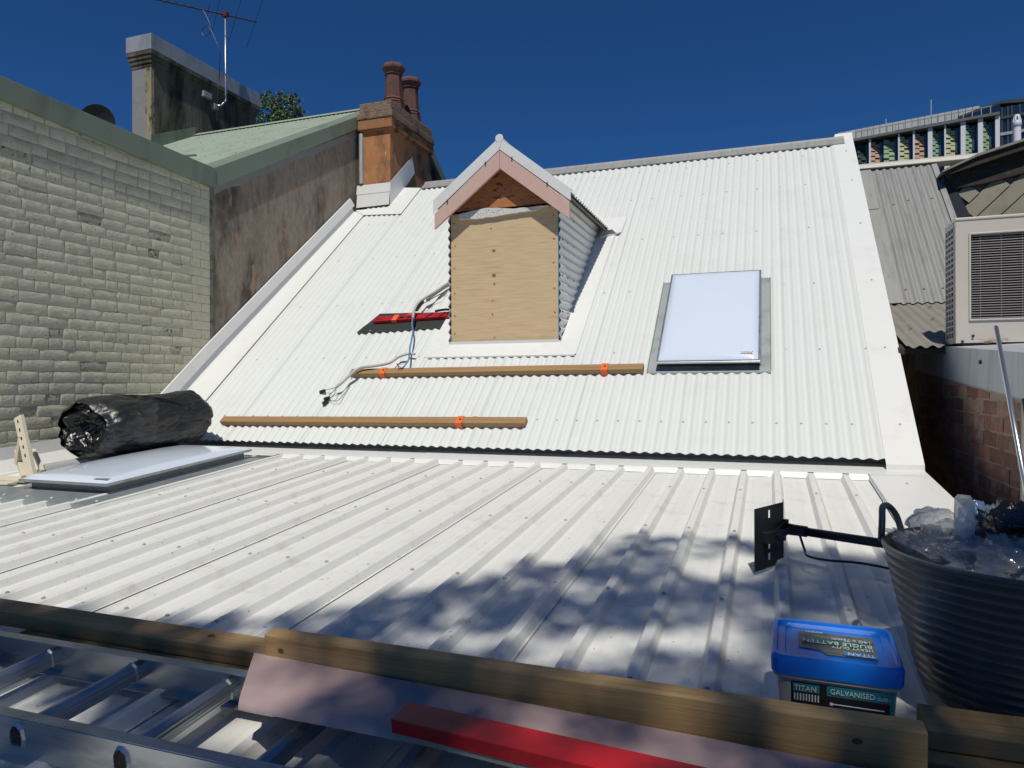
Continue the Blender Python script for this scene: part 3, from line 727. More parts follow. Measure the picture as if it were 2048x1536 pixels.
# green roof
def green(x0, x1, y0, z0, y1, z1, name='roof_sheet'):
    m = MB(); n = int((x1 - x0) / .0095); V = []
    d = Vector((0, y1 - y0, z1 - z0)); nn = Vector((0, -d.z, d.y)).normalized()
    for t in (0, 1):
        for k in range(n + 1):
            x = x0 + (x1 - x0) * k / n; V.append(Vector((x, y0, z0)) + d * t + nn * .008 * math.cos(2 * math.pi * x / .076))
    m.add(V, [(k, k + 1, n + k + 2, n + k + 1) for k in range(n)]); return m.build(name, GREENR, nb, smooth=True)
xx = -5.30
while xx > -12: green(xx - .762, xx, 5.72, rake(5.72) - .075 + .002, 9.40, rake(9.40) - .075); xx -= .762
m = MB(); zt = rake(9.4) - .05
m.quad((-12, 9.30, zt - .055), (-5.3, 9.30, zt - .055), (-5.3, 9.44, zt + .03), (-12, 9.44, zt + .03)); m.quad((-12, 9.44, zt + .03), (-5.3, 9.44, zt + .03), (-5.3, 12, 2.4), (-12, 12, 2.4)); m.build('ridge_capping', GREENR, nb)
m = MB()
for y in (6.2, 6.9, 7.6, 8.3, 9.0):
    x = -5.5
    while x > -9.5: screw(m, (x, y, rake(y) - .067), Vector((0, -.48, .87)), .005); x -= .23
m.build('roof_screws', SCREWD, nb, kind='stuff')
m = MB(); m.b(-12, -5.55, 5.6, 12, -4, 1.8); m.b(-12, -5.55, 2, 5.6, -4, 1.8); m.build('wall', WALLM, nb)
m = MB(); m.box((-6.15, 6.25, 2.545), (.16, .05, .01), (-.012, .03, .008), (0, -.004, .008)); m.build('loose_offcut', GREENR, nb)
# big rendered chimney stack with metal cover
BX1 = -8.87; BX0 = -9.38
bs = empty('chimney', Vector((-9.1, 9.6, 2.8)) - wloc(nb)); bs.parent = nb
m = MB()
m.b(BX0 + .066, BX1 - .058, 8.49, 10.87, 2.5, 4.99); m.build('shaft', RENDD, bs)
m = MB(); m.b(BX0 + .064, BX1 - .177, 8.486, 8.54, 2.5, 4.99); m.build('front_render', RENDG, bs)
m = MB(); m.b(BX1 - .175, BX1 - .055, 8.482, 8.54, 2.5, 4.99); m.build('corner_render', RENDC, bs)
m = MB()
for k in range(4): m.b(BX0 + .060 - .019 * k, BX1 - .052 + .017 * k, 8.478 - .0155 * k, 10.87 + .019 * k, 4.90 + .061 * k, 4.962 + .061 * k)
m.build('cornice', RENDD, bs, bevel=.006)
m = MB(); m.b(BX0, BX1, 8.43, 10.93, 5.15, 5.39); m.build('metal_cover', CAPMET, bs, bevel=.004)
m = MB(); m.prism([(BX1 - .052, 8.47, rake(8.47) - .09), (BX1 - .052, 9.38, rake(9.38) - .09), (BX1 - .052, 9.38, rake(9.38) + .08), (BX1 - .052, 8.47, rake(8.47) + .15)], (.006, 0, 0)); m.build('side_flashing', GREENC, bs)

# antenna on the big chimney
an = empty('tv_antenna', (-8.850, 9.981, 4.658), 'television antenna with long rods on a bent mast, clamped to the tall grey chimney stack', 'antenna')
AM = Vector((-7.90, 8.93, 0))
m = MB(); m.tube([(-8.817, 9.759, 4.747), (-8.794, 9.826, 4.769), (-8.761, 9.903, 4.880), (-8.761, 9.903, 5.046), (-8.761, 9.903, 6.366)], .016, 8); m.build('mast', ALU, an, smooth=True)
m = MB(); m.b(-8.925, -8.85, 9.50, 9.68, 4.83, 4.92); m.b(-8.925, -8.845, 9.73, 9.82, 4.70, 4.79); m.build('bracket', CAPMET, an)
bd = Vector((-.93, -.05, .0)); B0 = Vector((-8.761, 9.903, 6.355))
_z0 = 12.28
dirb = ((_F + _R * ((305 - 1024) / 1428.55)) * (_z0 * .963) - (_F + _R * ((430 - 1024) / 1428.55)) * _z0); dirb.z = 0; dirb.normalize()
dele = (_F - _R * .535); dele.z = 0; dele.normalize()
m = MB(); m.tube([B0 - dirb * .52, B0 + dirb * 1.4], .014, 6); m.build('boom', BLACKM, an)
m = MB(); m.box(B0, (.05, 0, 0), (0, .035, 0), (0, 0, .035)); m.build('boom_clamp', mat('clamp_red', (.15, .02, .015), .5), an)
for t, l, in ((-.49, 1.1), (-.17, 1.0), (.14, .75), (.27, .28)):
    C = B0 + dirb * t; d = dele
    m = MB(); m.tube([C - d * l, C + d * l], .0045, 5); m.build('element', BLACKM, an)
m = MB()
for k in range(6): C = B0 + dirb * (.5 + .12 * k); m.tube([C + Vector((0, -.08, .0)), C + Vector((0, .08, .0))], .004, 4); m.box(C + Vector((0, 0, .02)), (.006, 0, 0), (0, .006, 0), (0, 0, .012))
m.build('directors', BLACKM, an, kind='stuff')
m = MB(); P0 = B0 + dirb * .36
pts = [P0, P0 + Vector((.08, 0, -.12)), P0 + Vector((.16, 0, -.3)), P0 + Vector((.15, 0, -.42)), P0 + Vector((.05, 0, -.46)), P0 + Vector((-.02, 0, -.38)), P0 + Vector((.03, 0, -.30)), P0 + Vector((.14, 0, -.33)), P0 + Vector((.24, 0, -.5)), P0 + Vector((.34, .02, -.75)), P0 + Vector((.31, .05, -.95)), P0 + Vector((.27, .08, -1.2)), P0 + Vector((.27, .05, -1.38)), P0 + Vector((.24, 0.05, -1.9))]
def smoothpts(p, n=4):
    out = []
    for i in range(len(p) - 1):
        a, b_, c, d = p[max(i - 1, 0)], p[i], p[i + 1], p[min(i + 2, len(p) - 1)]
        for k in range(n):
            t = k / n
            out.append(.5 * ((2 * b_) + (c - a) * t + (2 * a - 5 * b_ + 4 * c - d) * t * t + (3 * b_ - a - 3 * c + d) * t ** 3))
    out.append(p[-1]); return out
def cv(l): return smoothpts([Vector(p) for p in l])
m.tube(smoothpts(pts), .006, 5); m.build('cable', BLACKM, an)

# satellite dish behind the coping
sd = empty('satellite_dish', (-7.0, 5.9, 2.0), 'dark round satellite dish showing over the green coping', 'satellite dish')
m = MB(); C = (_F + _R * ((194 - 1024) / 1428.55) + _U * ((768 - 244) / 1428.55)) * 8.0; nrm = Vector((.45, -.88, -.1)).normalized(); a = nrm.cross(Vector((0, 0, 1))).normalized(); b_ = a.cross(nrm)
V = [C - nrm * .06]; F = []
for j in range(1, 5):
    for k in range(24): r = .195 * j / 4; V.append(C + (a * math.cos(k * math.pi / 12) + b_ * math.sin(k * math.pi / 12)) * r - nrm * (.06 * (1 - (j / 4) ** 2)))
F += [(0, 1 + k, 1 + (k + 1) % 24) for k in range(24)] + [(1 + 24 * j + k, 1 + 24 * (j + 1) + k, 1 + 24 * (j + 1) + (k + 1) % 24, 1 + 24 * j + (k + 1) % 24) for j in range(3) for k in range(24)]
m.add(V, F); m.build('reflector', BLACKM, sd, smooth=True)
m = MB(); m.tube([C - nrm * .07, C + Vector((0, .15, -.6))], .02, 6); m.build('mount', BLACKM, sd)

# ================================================================= right-hand side
rb = empty('brick_side_wall', (1.3, 4.5, -4.0), 'old red brick side wall with grey metal flashing along its top', 'wall')
WR = 1.16
def ftop(y): return .155 + (y - 4.3) * .066
random.seed(5)
def rbm(w_, seed):
    rnd = random.Random(seed); hy = w_ / 2 - .006; hz = .0862 / 2 - .006; V = []; F = []; ny, nz = 4, 2
    for j in range(nz + 1):
        for i in range(ny + 1):
            u, v = i / ny * 2 - 1, j / nz * 2 - 1; e = max(abs(u) ** 6, abs(v) ** 4)
            V.append((-.008 + .005 * e + rnd.uniform(-.002, .002), u * hy + rnd.uniform(-.002, .002), v * hz + rnd.uniform(-.002, .002)))
    for j in range(nz):
        for i in range(ny): F.append(((j + 1) * (ny + 1) + i, (j + 1) * (ny + 1) + i + 1, j * (ny + 1) + i + 1, j * (ny + 1) + i))
    ring = [i for i in range(ny + 1)] + [j * (ny + 1) + ny for j in range(1, nz + 1)] + [nz * (ny + 1) + i for i in range(ny - 1, -1, -1)] + [j * (ny + 1) for j in range(nz - 1, 0, -1)]
    b0 = len(V); V += [(.01, V[i][1], V[i][2]) for i in ring]
    for k in range(len(ring)): F.append((ring[(k + 1) % len(ring)], b0 + (k + 1) % len(ring), b0 + k, ring[k]))
    me = bpy.data.meshes.new('brick'); me.from_pydata(V, [], F); me.update(); me.materials.append(BRICKR); return me
RS = [rbm(.232, k) for k in range(5)]; RH = [rbm(.118, 9 + k) for k in range(4)]
base = wloc(rb); z = -.06; row = 0; cand = []
while z > -2.2:
    hd = row % 4 == 2; wdt = .118 if hd else .232; y = 2.2 + (.116 if row % 2 else 0)
    while y < 6.6:
        if z < ftop(y) - .235: cand.append((z, y, hd))
        y += wdt
    z -= .0862; row += 1
cand.sort(key=lambda c: -c[0] + abs(c[1] - 4) * .2)
for i, (z, y, hd) in enumerate(cand[:290]):
    o = bpy.data.objects.new('brick', random.choice(RH if hd else RS)); col.objects.link(o); o.parent = rb
    o.location = Vector((WR + random.uniform(-.002, .002), y, z)) - base; o.rotation_euler = (R(random.uniform(-.8, .8)), 0, 0)
m = MB()
for z, y, hd in cand[290:]:
    me = (RH if hd else RS)[0]; m.add([(v.co.x + WR, v.co.y + y, v.co.z + z) for v in me.vertices], [tuple(p.vertices) for p in me.polygons])
if cand[290:]: m.build('brick_field', BRICKR, rb, kind='stuff')
m = MB(); m.prism([(WR, 1.8, -4), (WR, 8.5, -4), (WR, 8.5, ftop(8.5) - .03), (WR, 1.8, ftop(1.8) - .03)], (.35, 0, 0)); m.build('mortar_bed', MORTR, rb)
m = MB()
m.quad((WR - .014, 1.8, ftop(1.8)), (WR - .014, 6.7, ftop(6.7)), (WR - .02, 6.7, ftop(6.7) - .215), (WR - .02, 1.8, ftop(1.8) - .225))
m.quad((WR - .02, 1.8, ftop(1.8) - .225), (WR - .02, 6.7, ftop(6.7) - .215), (WR - .004, 6.7, ftop(6.7) - .232), (WR - .004, 1.8, ftop(1.8) - .242))
m.quad((WR - .014, 1.8, ftop(1.8)), (WR + .5, 1.8, ftop(1.8) + .02), (WR + .5, 6.7, ftop(6.7) + .02), (WR - .014, 6.7, ftop(6.7)))
m.build('wall_flashing', FLZ, rb)
m = MB()
for y in (3.95, 4.75, 3.2): m.box((WR - .02, y, ftop(y) - .075), (.006, 0, 0), (0, .011, 0), (0, 0, .011))
m.build('flashing_screws', BLACKP, rb, kind='stuff')

# grey roof next door
gr = empty('grey_roofed_house', (1.8, 8, -4.0), 'house on the right with weathered grey corrugated roof and cream ridge capping', 'house')
T1 = math.atan2(2.505 - .72, 2.0); d1 = Vector((0, math.cos(T1), math.sin(T1))); n1 = Vector((0, -math.sin(T1), math.cos(T1)))
def NP(x, y, h=0): return Vector((x, 7.4, .72)) + d1 * ((y - 7.4) / math.cos(T1)) + n1 * h
def corrsheet(x0, x1, P, y0, y1, m_, parent, name='corrugated_sheet', ny=3):
    m = MB(); n = int(round((x1 - x0) / .0076)); V = []
    for j in range(ny + 1):
        y = y0 + (y1 - y0) * j / ny
        for k in range(n + 1):
            x = x0 + (x1 - x0) * k / n; V.append(P(x, y, .009 * math.cos(2 * math.pi * (x - 1.44) / .076)))
    m.add(V, [(j * (n + 1) + k, j * (n + 1) + k + 1, (j + 1) * (n + 1) + k + 1, (j + 1) * (n + 1) + k) for j in range(ny) for k in range(n)])
    return m.build(name, m_, parent, smooth=True)
corrsheet(1.115, 1.79, NP, 7.40, 9.42, OLDGREY, gr)
m = MB(); m.quad(NP(1.775, 7.4, .010), NP(1.83, 7.4, .014), NP(1.83, 9.40, .014), NP(1.775, 9.40, .010)); m.quad(NP(1.83, 7.4, .014), NP(1.83, 7.4, -.1), NP(1.83, 9.4, -.1), NP(1.83, 9.4, .014)); m.build('barge_flashing', OLDGREY, gr)
m = MB(); m.quad(NP(.92, 8.7, .006), NP(1.145, 8.7, .016), NP(1.145, 9.42, .016), NP(.92, 9.42, .006)); m.quad(NP(.92, 7.4, .0), NP(1.16, 7.4, .010), NP(1.16, 8.72, .010), NP(.92, 8.72, .0)); m.build('barge_flashing', OLDGREY, gr)
T2 = math.atan2(.705 - .233, 1.84)
def NQ(x, y, h=0): return Vector((x, 7.42, .712 + h)) + Vector((0, 1, math.tan(T2))) * (y - 7.42)
corrsheet(.90, 1.95, NQ, 5.58, 7.62, OLDGREYD, gr)
m = MB(); slab(m, NQ, .86, 1.15, 5.62, 5.78, -.06, -.02); m.build('batten', WOODD, gr)
CRM = mat('cream_capping', (.50, .47, .41), .5, var=.06)
m = MB(); zt = NP(0, 9.42).z
m.prism([(.9, 9.37, zt + .0), (.9, 9.385, zt + .045), (.9, 9.44, zt + .075), (.9, 9.56, zt + .075), (.9, 9.60, zt)], (1.5, 0, 0)); m.build('ridge_capping', CRM, gr, bevel=.008)
m = MB()
for x, y in ((1.25, 8.75), (1.44 + .076 * 0, 8.8), (1.66, 8.8), (1.2, 7.55), (1.36, 7.55), (1.51, 7.55)): screw(m, NP(1.44 + .076 * round((x - 1.44) / .076), y, .009), n1, .007)
m.build('roof_screws', SCREWD, gr, kind='stuff')
m = MB(); m.b(.95, 1.85, 7.5, 9.5, -4, .6); m.b(1.2, 2.4, 5.7, 7.5, -4, .15); m.build('wall', WALLM, gr)

# boarded gable house behind the air conditioner
bg_ = empty('boarded_house', (3.2, 7.0, -4.0), 'weatherboard wall with diagonal boards under a rotting dark timber eave', 'house')
GY = 9.0; random.seed(9)
m = MB(); m.prism([(1.851, GY + .03, -4), (7.606, GY + .03, -4), (7.606, GY + .03, 3.423), (1.851, GY + .03, 2.180)], (0, 2, 0)); m.build('wall', WALLM, bg_)
m = MB(); m.prism([(1.813, GY - .02, 0.254), (2.180, GY - .02, 0.254), (2.111, GY - .02, 1.699), (1.939, GY - .02, 2.104), (1.813, GY - .02, 2.282)], (0, .04, 0)); m.build('dark_reveal', mat('recess_shade_blue', (.012, .017, .028), .6), bg_)  # flat slab; the recess's shade is painted in as dark blue
bw = .158; a = R(45); u = Vector((math.cos(a), 0, math.sin(a))); v = Vector((-math.sin(a), 0, math.cos(a)))
for k in range(-14, 12):
    O = Vector((2.028, GY, 1.800)) + v * (k * bw)
    def inside(P): return P.x > 2.11 - (P.z - 1.70) * .42 and P.x < 4.5 and .5 < P.z < 2.07 + (P.x - 1.94) * .19
    ins = [p for p in (O + u * (t * .02) for t in range(-160, 200)) if inside(p)]
    if len(ins) < 4: continue
    p0, p1 = ins[0], ins[-1]
    m = MB(); m.box((p0 + p1) / 2 + Vector((0, -.006, 0)), (p1 - p0) / 2, v * (bw / 2 - .002) + Vector((0, .006, 0)), Vector((0, .009, 0)))
    m.build('board', WBOARD, bg_)
m = MB()
m.prism([(1.901, GY - .045, 2.098), (2.180, GY - .045, 2.123), (2.611, GY - .045, 2.212), (4.563, GY - .045, 2.599), (4.563, GY - .045, 2.915), (2.472, GY - .045, 2.446), (1.825, GY - .045, 2.282)], (0, .04, 0)); m.build('frieze_board', WOODD, bg_, bevel=.008)
m = MB()
m.prism([(1.813, GY - .14, 2.225), (2.472, GY - .14, 2.408), (4.563, GY - .14, 2.941), (4.563, GY - .14, 3.042), (2.104, GY - .14, 2.389), (1.800, GY - .14, 2.263)], (0, .03, 0)); m.build('barge_board', WOODD, bg_, bevel=.008)
m = MB(); m.prism([(1.775, GY - .17, 2.259), (2.104, GY - .17, 2.398), (4.563, GY - .17, 3.055), (4.563, GY - .17, 3.080), (2.104, GY - .17, 2.424), (1.775, GY - .17, 2.278)], (0, .9, 0)); m.build('roof_sheet', OLDGREYD, bg_)

# flue pipe
fp = empty('flue_pipe', (2.84, 10.2, 1.8), 'white flue pipe with slotted domed cap above the dark eave', 'flue')
FC = Vector((2.84, 10.2, 0)); fw = .042
m = MB(); m.lathe((2.84, 10.2, 1.8), [(fw, 0), (fw, 1.30)], 16); m.build('pipe', FINW, fp, smooth=True)
m = MB(); m.lathe((2.84, 10.2, 3.075), [(fw + .001, 0), (fw + .006, .003), (fw + .006, .062), (fw, .075)], 16); m.build('collar', FINW, fp, smooth=True)
m = MB()
for k in range(8):
    a = k * math.pi / 4 + .2; c = Vector((math.cos(a), math.sin(a), 0)); t = Vector((-c.y, c.x, 0))
    m.box(FC + c * .036 + Vector((0, 0, 3.175)), t * .008, c * .004, (-c.x * .008, -c.y * .008, .032))
m.lathe((2.84, 10.2, 3.202), [(.034, 0), (.028, .018), (0.001, .028)], 12); m.build('cap', FINW, fp)
m = MB(); m.lathe((2.84, 10.2, 3.1), [(.022, 0), (.022, .10), (.001, .10)], 10); m.build('inner_tube', BLACKP, fp)

# air conditioner
ac = empty('air_conditioner', (1.6, 5.5, .25), 'cream air conditioner outdoor unit with long horizontal grille standing on timber blocks', 'air conditioner')
ax0, ax1, ay0, ay1, az0, az1 = 1.165, 2.15, 5.42, 5.70, .253, 1.055
m = MB()
gx0, gx1, gz0, gz1 = ax0 + .085, ax1 - .08, az0 + .155, az1 - .095
m.b(ax0 + .02, ax1, ay0 + .07, ay1, az0, az1)
m.b(ax0, gx0, ay0, ay0 + .07, az0, az1); m.b(gx1, ax1, ay0, ay0 + .07, az0, az1)
m.b(gx0, gx1, ay0, ay0 + .07, az0, gz0); m.b(gx0, gx1, ay0, ay0 + .07, gz1, az1)
m.build('casing', ACW, ac)
m = MB(); m.b(ax0 - .006, ax1 + .006, ay0 - .006, ay1, az1 + .001, az1 + .022); m.build('top_cover', ACW, ac, bevel=.006)
m = MB(); m.b(gx0 + .002, gx1 - .002, ay0 + .045, ay0 + .0695, gz0 + .001, gz1 - .001); m.build('fan_cavity', mat('cavity', (.03, .014, .012), .7, var=.3), ac)
m = MB(); q = .012
m.b(gx0 - q, gx1 + q, ay0 - .010, ay0 - .001, gz1, gz1 + q); m.b(gx0 - q, gx1 + q, ay0 - .010, ay0 - .001, gz0 - q, gz0); m.b(gx0 - q, gx0, ay0 - .010, ay0 - .001, gz0, gz1); m.b(gx1, gx1 + q, ay0 - .010, ay0 - .001, gz0, gz1)
m.build('grille_frame', ACW, ac, bevel=.003)
ns = 34; sm = None
for k in range(ns):
    z = gz0 + (gz1 - gz0) * (k + .5) / ns
    if sm is None:
        m = MB(); m.box((0, 0, 0), ((gx1 - gx0) / 2, 0, 0), (0, .004, 0), (0, 0, .0020)); o = m.build('slat', ACG); o.parent = ac; sm = o.data
        off = o.location.copy()
    else:
        o = bpy.data.objects.new('slat', sm); col.objects.link(o); o.parent = ac
    o.location = Vector(((gx0 + gx1) / 2, ay0 + .012, z)) - wloc(ac) - Vector((0, 0, .0020))
m = MB()
for k in range(7): x = gx0 + (gx1 - gx0) * (k + .5) / 7; m.b(x - .002, x + .002, ay0 + .018, ay0 + .026, gz0, gz1)
m.build('grille_bars', ACG, ac)
# side coil guard
m = MB(); sy0, sy1 = ay0 + .05, ay1 - .01
m.b(ax0 - .004, ax0 + .004, sy0, sy1, az0, az0 + .04); m.b(ax0 - .004, ax0 + .004, sy0, sy1, az1 - .03, az1)
for k in range(4): y = sy0 + (sy1 - sy0) * k / 3; m.b(ax0 - .004, ax0 + .004, y - .008, y + .008, az0 + .04, az1 - .03)
for k in range(1, 19): z = az0 + .04 + (az1 - az0 - .07) * k / 19; m.b(ax0 - .0035, ax0 + .0035, sy0, sy1, z - .006, z + .006)
m.build('side_guard', ACG, ac)
m = MB(); m.b(ax0 + .006, ax0 + .019, sy0, sy1, az0 + .02, az1 - .02); m.build('coil', BLACKP, ac)
m = MB()
for x, z in ((1.26, az0 + .045), (1.64, az0 + .05), (1.64, az1 - .02), (1.20, az0 + .01)): m.box((x, ay0 - .008, z), (.007, 0, 0), (0, .004, 0), (0, 0, .007))
m.build('case_screws', BLACKP, ac, kind='stuff')
m = MB(); m.b(1.22, 1.42, 5.45, 5.68, .231, .252); m.build('foot', ALU, ac)
tb = MB(); tb.b(1.19, 1.75, 5.43, 5.60, ftop(5.4) + .022, .229); o = tb.build('timber_block', WOODD, bevel=.006); tag(o, 'weathered timber block under the air conditioner', 'timber')
m = MB(); random.seed(2)
for k in range(40):
    p = Vector((1.30 + random.random() * .16, 5.36 + random.random() * .08, ftop(5.4) + .025 + random.random() * .02)); d = Vector((random.uniform(-.05, .05), random.uniform(-.03, .03), random.uniform(-.01, .015)))
    m.tube([p, p + d], .0015, 3, cap=False)
o = m.build('nest_straw', TWIG, kind='stuff'); o['label'] = 'tuft of straw in front of the timber block'; o['category'] = 'straw'

# rods leaning against the wall
def rod(name, a, b_, r, m_, label, tip=None):
    e = empty(name, b_, label, 'rod')
    m = MB(); m.tube([a, b_], r, 8); m.build('shaft', m_, e, smooth=True)
    if tip: m = MB(); m.tube([Vector(a) + (Vector(a) - Vector(b_)).normalized() * tip, a], [.001, r], 8); m.build('tip', m_, e)
    return e
rod('metal_rod', (1.09, 4.25, .275), (.955, 3.28, -.52), .0105, SILV, 'long silver metal rod leaning against the grey wall flashing', .02)
rod('metal_rod', (1.13, 3.98, -.085), (1.00, 3.55, -.72), .0085, CONDD, 'thin dark rod leaning on the red brick wall below the flashing')
rod('metal_rod', (.99, 3.30, -.475), (.965, 3.22, -.72), .007, SILV, 'short silver rod with pointed tip standing behind the tub', .03)
rod('metal_rod', (1.03, 3.38, -.375), (1.00, 3.25, -.60), .011, BLACKP, 'short black rod beside the foot of the long silver rod')

# ================================================================= things on the steep roof
def rbox(P, x0, x1, y0, y1, h0, h1, skew=0):
    m = MB(); a, b_ = P(x0, y0, h0), P(x1, y0 + skew, h0); c, d = P(x1, y1 + skew, h0), P(x0, y1, h0)
    m.prism([a, b_, c, d], P(x0, y0, h1) - a); return m
def strap(x, P, y0, y1, h1, skew, parent=None):
    pass
def batten(name, x0, x1, y, skew, label, straps):
    e = empty(name, S((x0 + x1) / 2, y, 0), label, 'timber', 'timber battens strapped across the steep roof')
    rbox(S, x0, x1, y, y + .052, .001, .043, skew).build('timber', PINE, e, bevel=.0012)
    for x in straps:
        t = (x - x0) / (x1 - x0) * skew
        m = MB(); yy = y + t
        q = [S(x - .026, yy - .006, -.012), S(x - .026, yy - .006, .0455), S(x - .026, yy + .056, .0455), S(x - .026, yy + .056, .0)]
        for k in range(3): m.prism([q[k], q[k + 1], q[k + 1] + SNn.cross(XV) * 0 + XV * .052, q[k] + XV * .052], (SNn if k == 1 else (-SD if k == 0 else SD)) * .002)
        c = S(x + .10, yy + .062, .012)
        V = [c + XV * .04 * math.cos(a * math.pi / 6) + SD * .03 * math.sin(a * math.pi / 6) for a in range(12)]
        m.add(V, [tuple(range(12))]); m.prism([S(x + .0, yy + .056, .01), S(x + .12, yy + .056, .01), S(x + .12, yy + .07, .01), S(x + .0, yy + .07, .01)], SNn * .003)
        m.build('orange_strap', ORSTR, e)
        m = MB(); screw(m, S(x + .004, yy + .028, .0478), SNn, .007); m.build('strap_screw', SCREWD, e)
    return e
batten('roof_batten', -3.478, -.900, 5.462, .018, 'upper pine batten with two orange straps, below the dormer', (-3.15, -1.20))
batten('roof_batten', -4.46, -1.690, 4.975, .030, 'lower pine batten with one orange strap, nearest the eaves', (-2.22,))
# dark mat and red level under orange straps
mt = MB(); V = []
n = 40
random.seed(14)
for j in range(5):
    for k in range(n + 1):
        t = k / n; x = -3.735 + 1.085 * t; yb, yt = 5.965 + .05 * t, 6.215 - .02 * t
        if j == 0: x -= .03 * 0
        y = yb + (yt - yb) * j / 4 + (.02 if (k == 0 and j < 2) else 0)
        x += (.12 * j / 4) * (1 - t)
        V.append(S(x, y, .006 + .5 * corr(x) * (1 if j == 0 else 0) + .002 * noise.noise(Vector((x * 8, y * 8, 0)))))
mt.add(V, [(j * (n + 1) + k, j * (n + 1) + k + 1, (j + 1) * (n + 1) + k + 1, (j + 1) * (n + 1) + k) for j in range(4) for k in range(n)])
mt.add([v for k in range(n + 1) for v in (V[k], Vector(V[k]) - SNn * .006)], [(2 * k, 2 * k + 2, 2 * k + 3, 2 * k + 1) for k in range(n)])
o = mt.build('rubber_mat', MATB); tag(o, 'black rubber mat spread on the steep roof under the red bar', 'mat')
e = empty('strapped_red_bar', S(-3.1, 6.1, .01), 'long red bar with orange straps lying on the black mat beside the dormer', 'spirit level')
rbox(S, -3.60, -2.66, 6.075, 6.135, .010, .042, .038).build('bar', REDP, e, bevel=.004)
for x in (-3.40, -2.74):
    t = (x + 3.60) / .94 * .038
    rbox(S, x, x + .05, 6.070 + t, 6.139 + t, .009, .0445).build('orange_strap', ORSTR, e, bevel=.001)
m = MB(); c = S(-3.25, 6.165, .02); m.add([c + XV * .05 * math.cos(a * math.pi / 6) + SD * .025 * math.sin(a * math.pi / 6) for a in range(12)], [tuple(range(12))]); m.build('strap_offcut', ORSTR, e)
ux = (S(-2.66, 6.113, 0) - S(-3.60, 6.075, 0)).normalized(); uy = SNn.cross(ux)
text('print', 'N', NAVY, .046, S(-3.585, 6.088, .0426), ux, uy, e, sx=1.5)
m = MB(); 
for x in (-3.33, -3.25): m.prism([S(x, 6.098, .043), S(x + .05, 6.10, .043), S(x + .055, 6.122, .043), S(x + .005, 6.12, .043)], SNn * .001)
for x in (-3.05, -2.92): m.prism([S(x, 6.10, .043), S(x + .025, 6.10, .043), S(x + .07, 6.155, .043), S(x + .045, 6.155, .043)], SNn * .001)
m.build('dark_marks', NAVY, e)
# loose cloth/strap pile behind the bar
o = MB(); o.tube(cv([S(-3.0, 6.20, .02), S(-2.9, 6.21, .025), S(-2.8, 6.20, .03), S(-2.72, 6.23, .03), S(-2.66, 6.28, .02)]), .012, 6); o = o.build('webbing_strap', BLACKP, smooth=True); tag(o, 'bunched dark webbing strap behind the red bar', 'strap')

# conduits and cables
def aS(px, py, h):        # where a sight line through a photo point meets the plane h above the steep roof
    r = _F + _R * ((px - 1024) / 1428.55) + _U * ((768 - py) / 1428.55)
    P0 = Vector((0, 4.84, -.465)) + SNn * h
    return r * (SNn.dot(P0) / SNn.dot(r))
def cs(l): return cv([aS(*p) for p in l])
cdn = empty('grey_conduit', S(-3.3, 5.6, .03), 'pale grey conduit curving down over the left end of the upper batten', 'conduit')
m = MB(); m.tube(cs([(831, 708, .03), (815, 708, .05), (797, 714, .06), (778, 726, .065), (748, 732, .07), (719, 736, .075), (700, 750, .075), (684, 765, .07), (673, 774, .06)]), .0125, 10); m.build('tube', CONDG, cdn, smooth=True)
for a in (((673, 774, .06), (664, 777, .05), (655, 779, .035), (645, 784, .012)), ((673, 775, .06), (666, 784, .04), (660, 788, .03), (655, 800, .012)), ((673, 775, .06), (668, 790, .04), (658, 797, .03)), ((657, 801, .01), (668, 802, .02), (676, 801, .03), (688, 788, .01), (700, 770, .006))):
    m = MB(); m.tube(cs(a), .0028, 5); m.build('wire', BLACKP, cdn)
for px, py in ((645, 783), (654, 797), (651, 805)):
    m = MB(); m.box(aS(px, py, .012), XV * .024 + SD * .012, SD * .013 - XV * .006, SNn * .01); m.build('connector', BLACKP, cdn, bevel=.003)
cd2 = empty('cable_bundle', S(-2.8, 6.3, .03), 'blue cable and dark conduit coming out beside the dormer over the red bar', 'cable')
m = MB(); m.tube(cs([(908, 561, .03), (893, 568, .05), (870, 584, .08), (848, 597, .10), (835, 608, .11), (828, 622, .11), (826, 636, .10)]), .0125, 8); m.build('conduit', CONDG, cd2, smooth=True)
m = MB(); m.tube(cs([(908, 566, .03), (890, 575, .05), (868, 590, .07), (853, 600, .08)]), .011, 6); m.build('conduit', CONDD, cd2, smooth=True)
m = MB(); q0, q1 = aS(845, 602, .085), aS(832, 621, .085); d = q1 - q0; m.box((q0 + q1) / 2, d / 2, d.cross(SNn).normalized() * .018, SNn * .012); m.build('connector', BLACKP, cd2, bevel=.004)
for a in (((895, 580, .05), (870, 594, .07), (848, 606, .08), (843, 604, .08)), ((880, 588, .04), (858, 600, .05), (846, 608, .05), (841, 614, .03))):
    m = MB(); m.tube(cs(a), .003, 5); m.build('wire', BLACKP, cd2)
m = MB(); m.tube(cs([(826, 634, .10), (824, 648, .09), (826, 662, .085), (823, 680, .08), (820, 695, .08), (819, 708, .075), (816, 722, .065), (804, 737, .05)]), .0075, 8); m.build('blue_cable', BLUEC, cd2, smooth=True)
for k in range(3):
    m = MB(); m.tube(cs([(804, 737, .05), (798, 732 + 2 * k, .07), (793 + k, 727 + k, .08), (800 + 2 * k, 729, .085)]), .002, 4); m.build('wire', BLACKP, cd2)

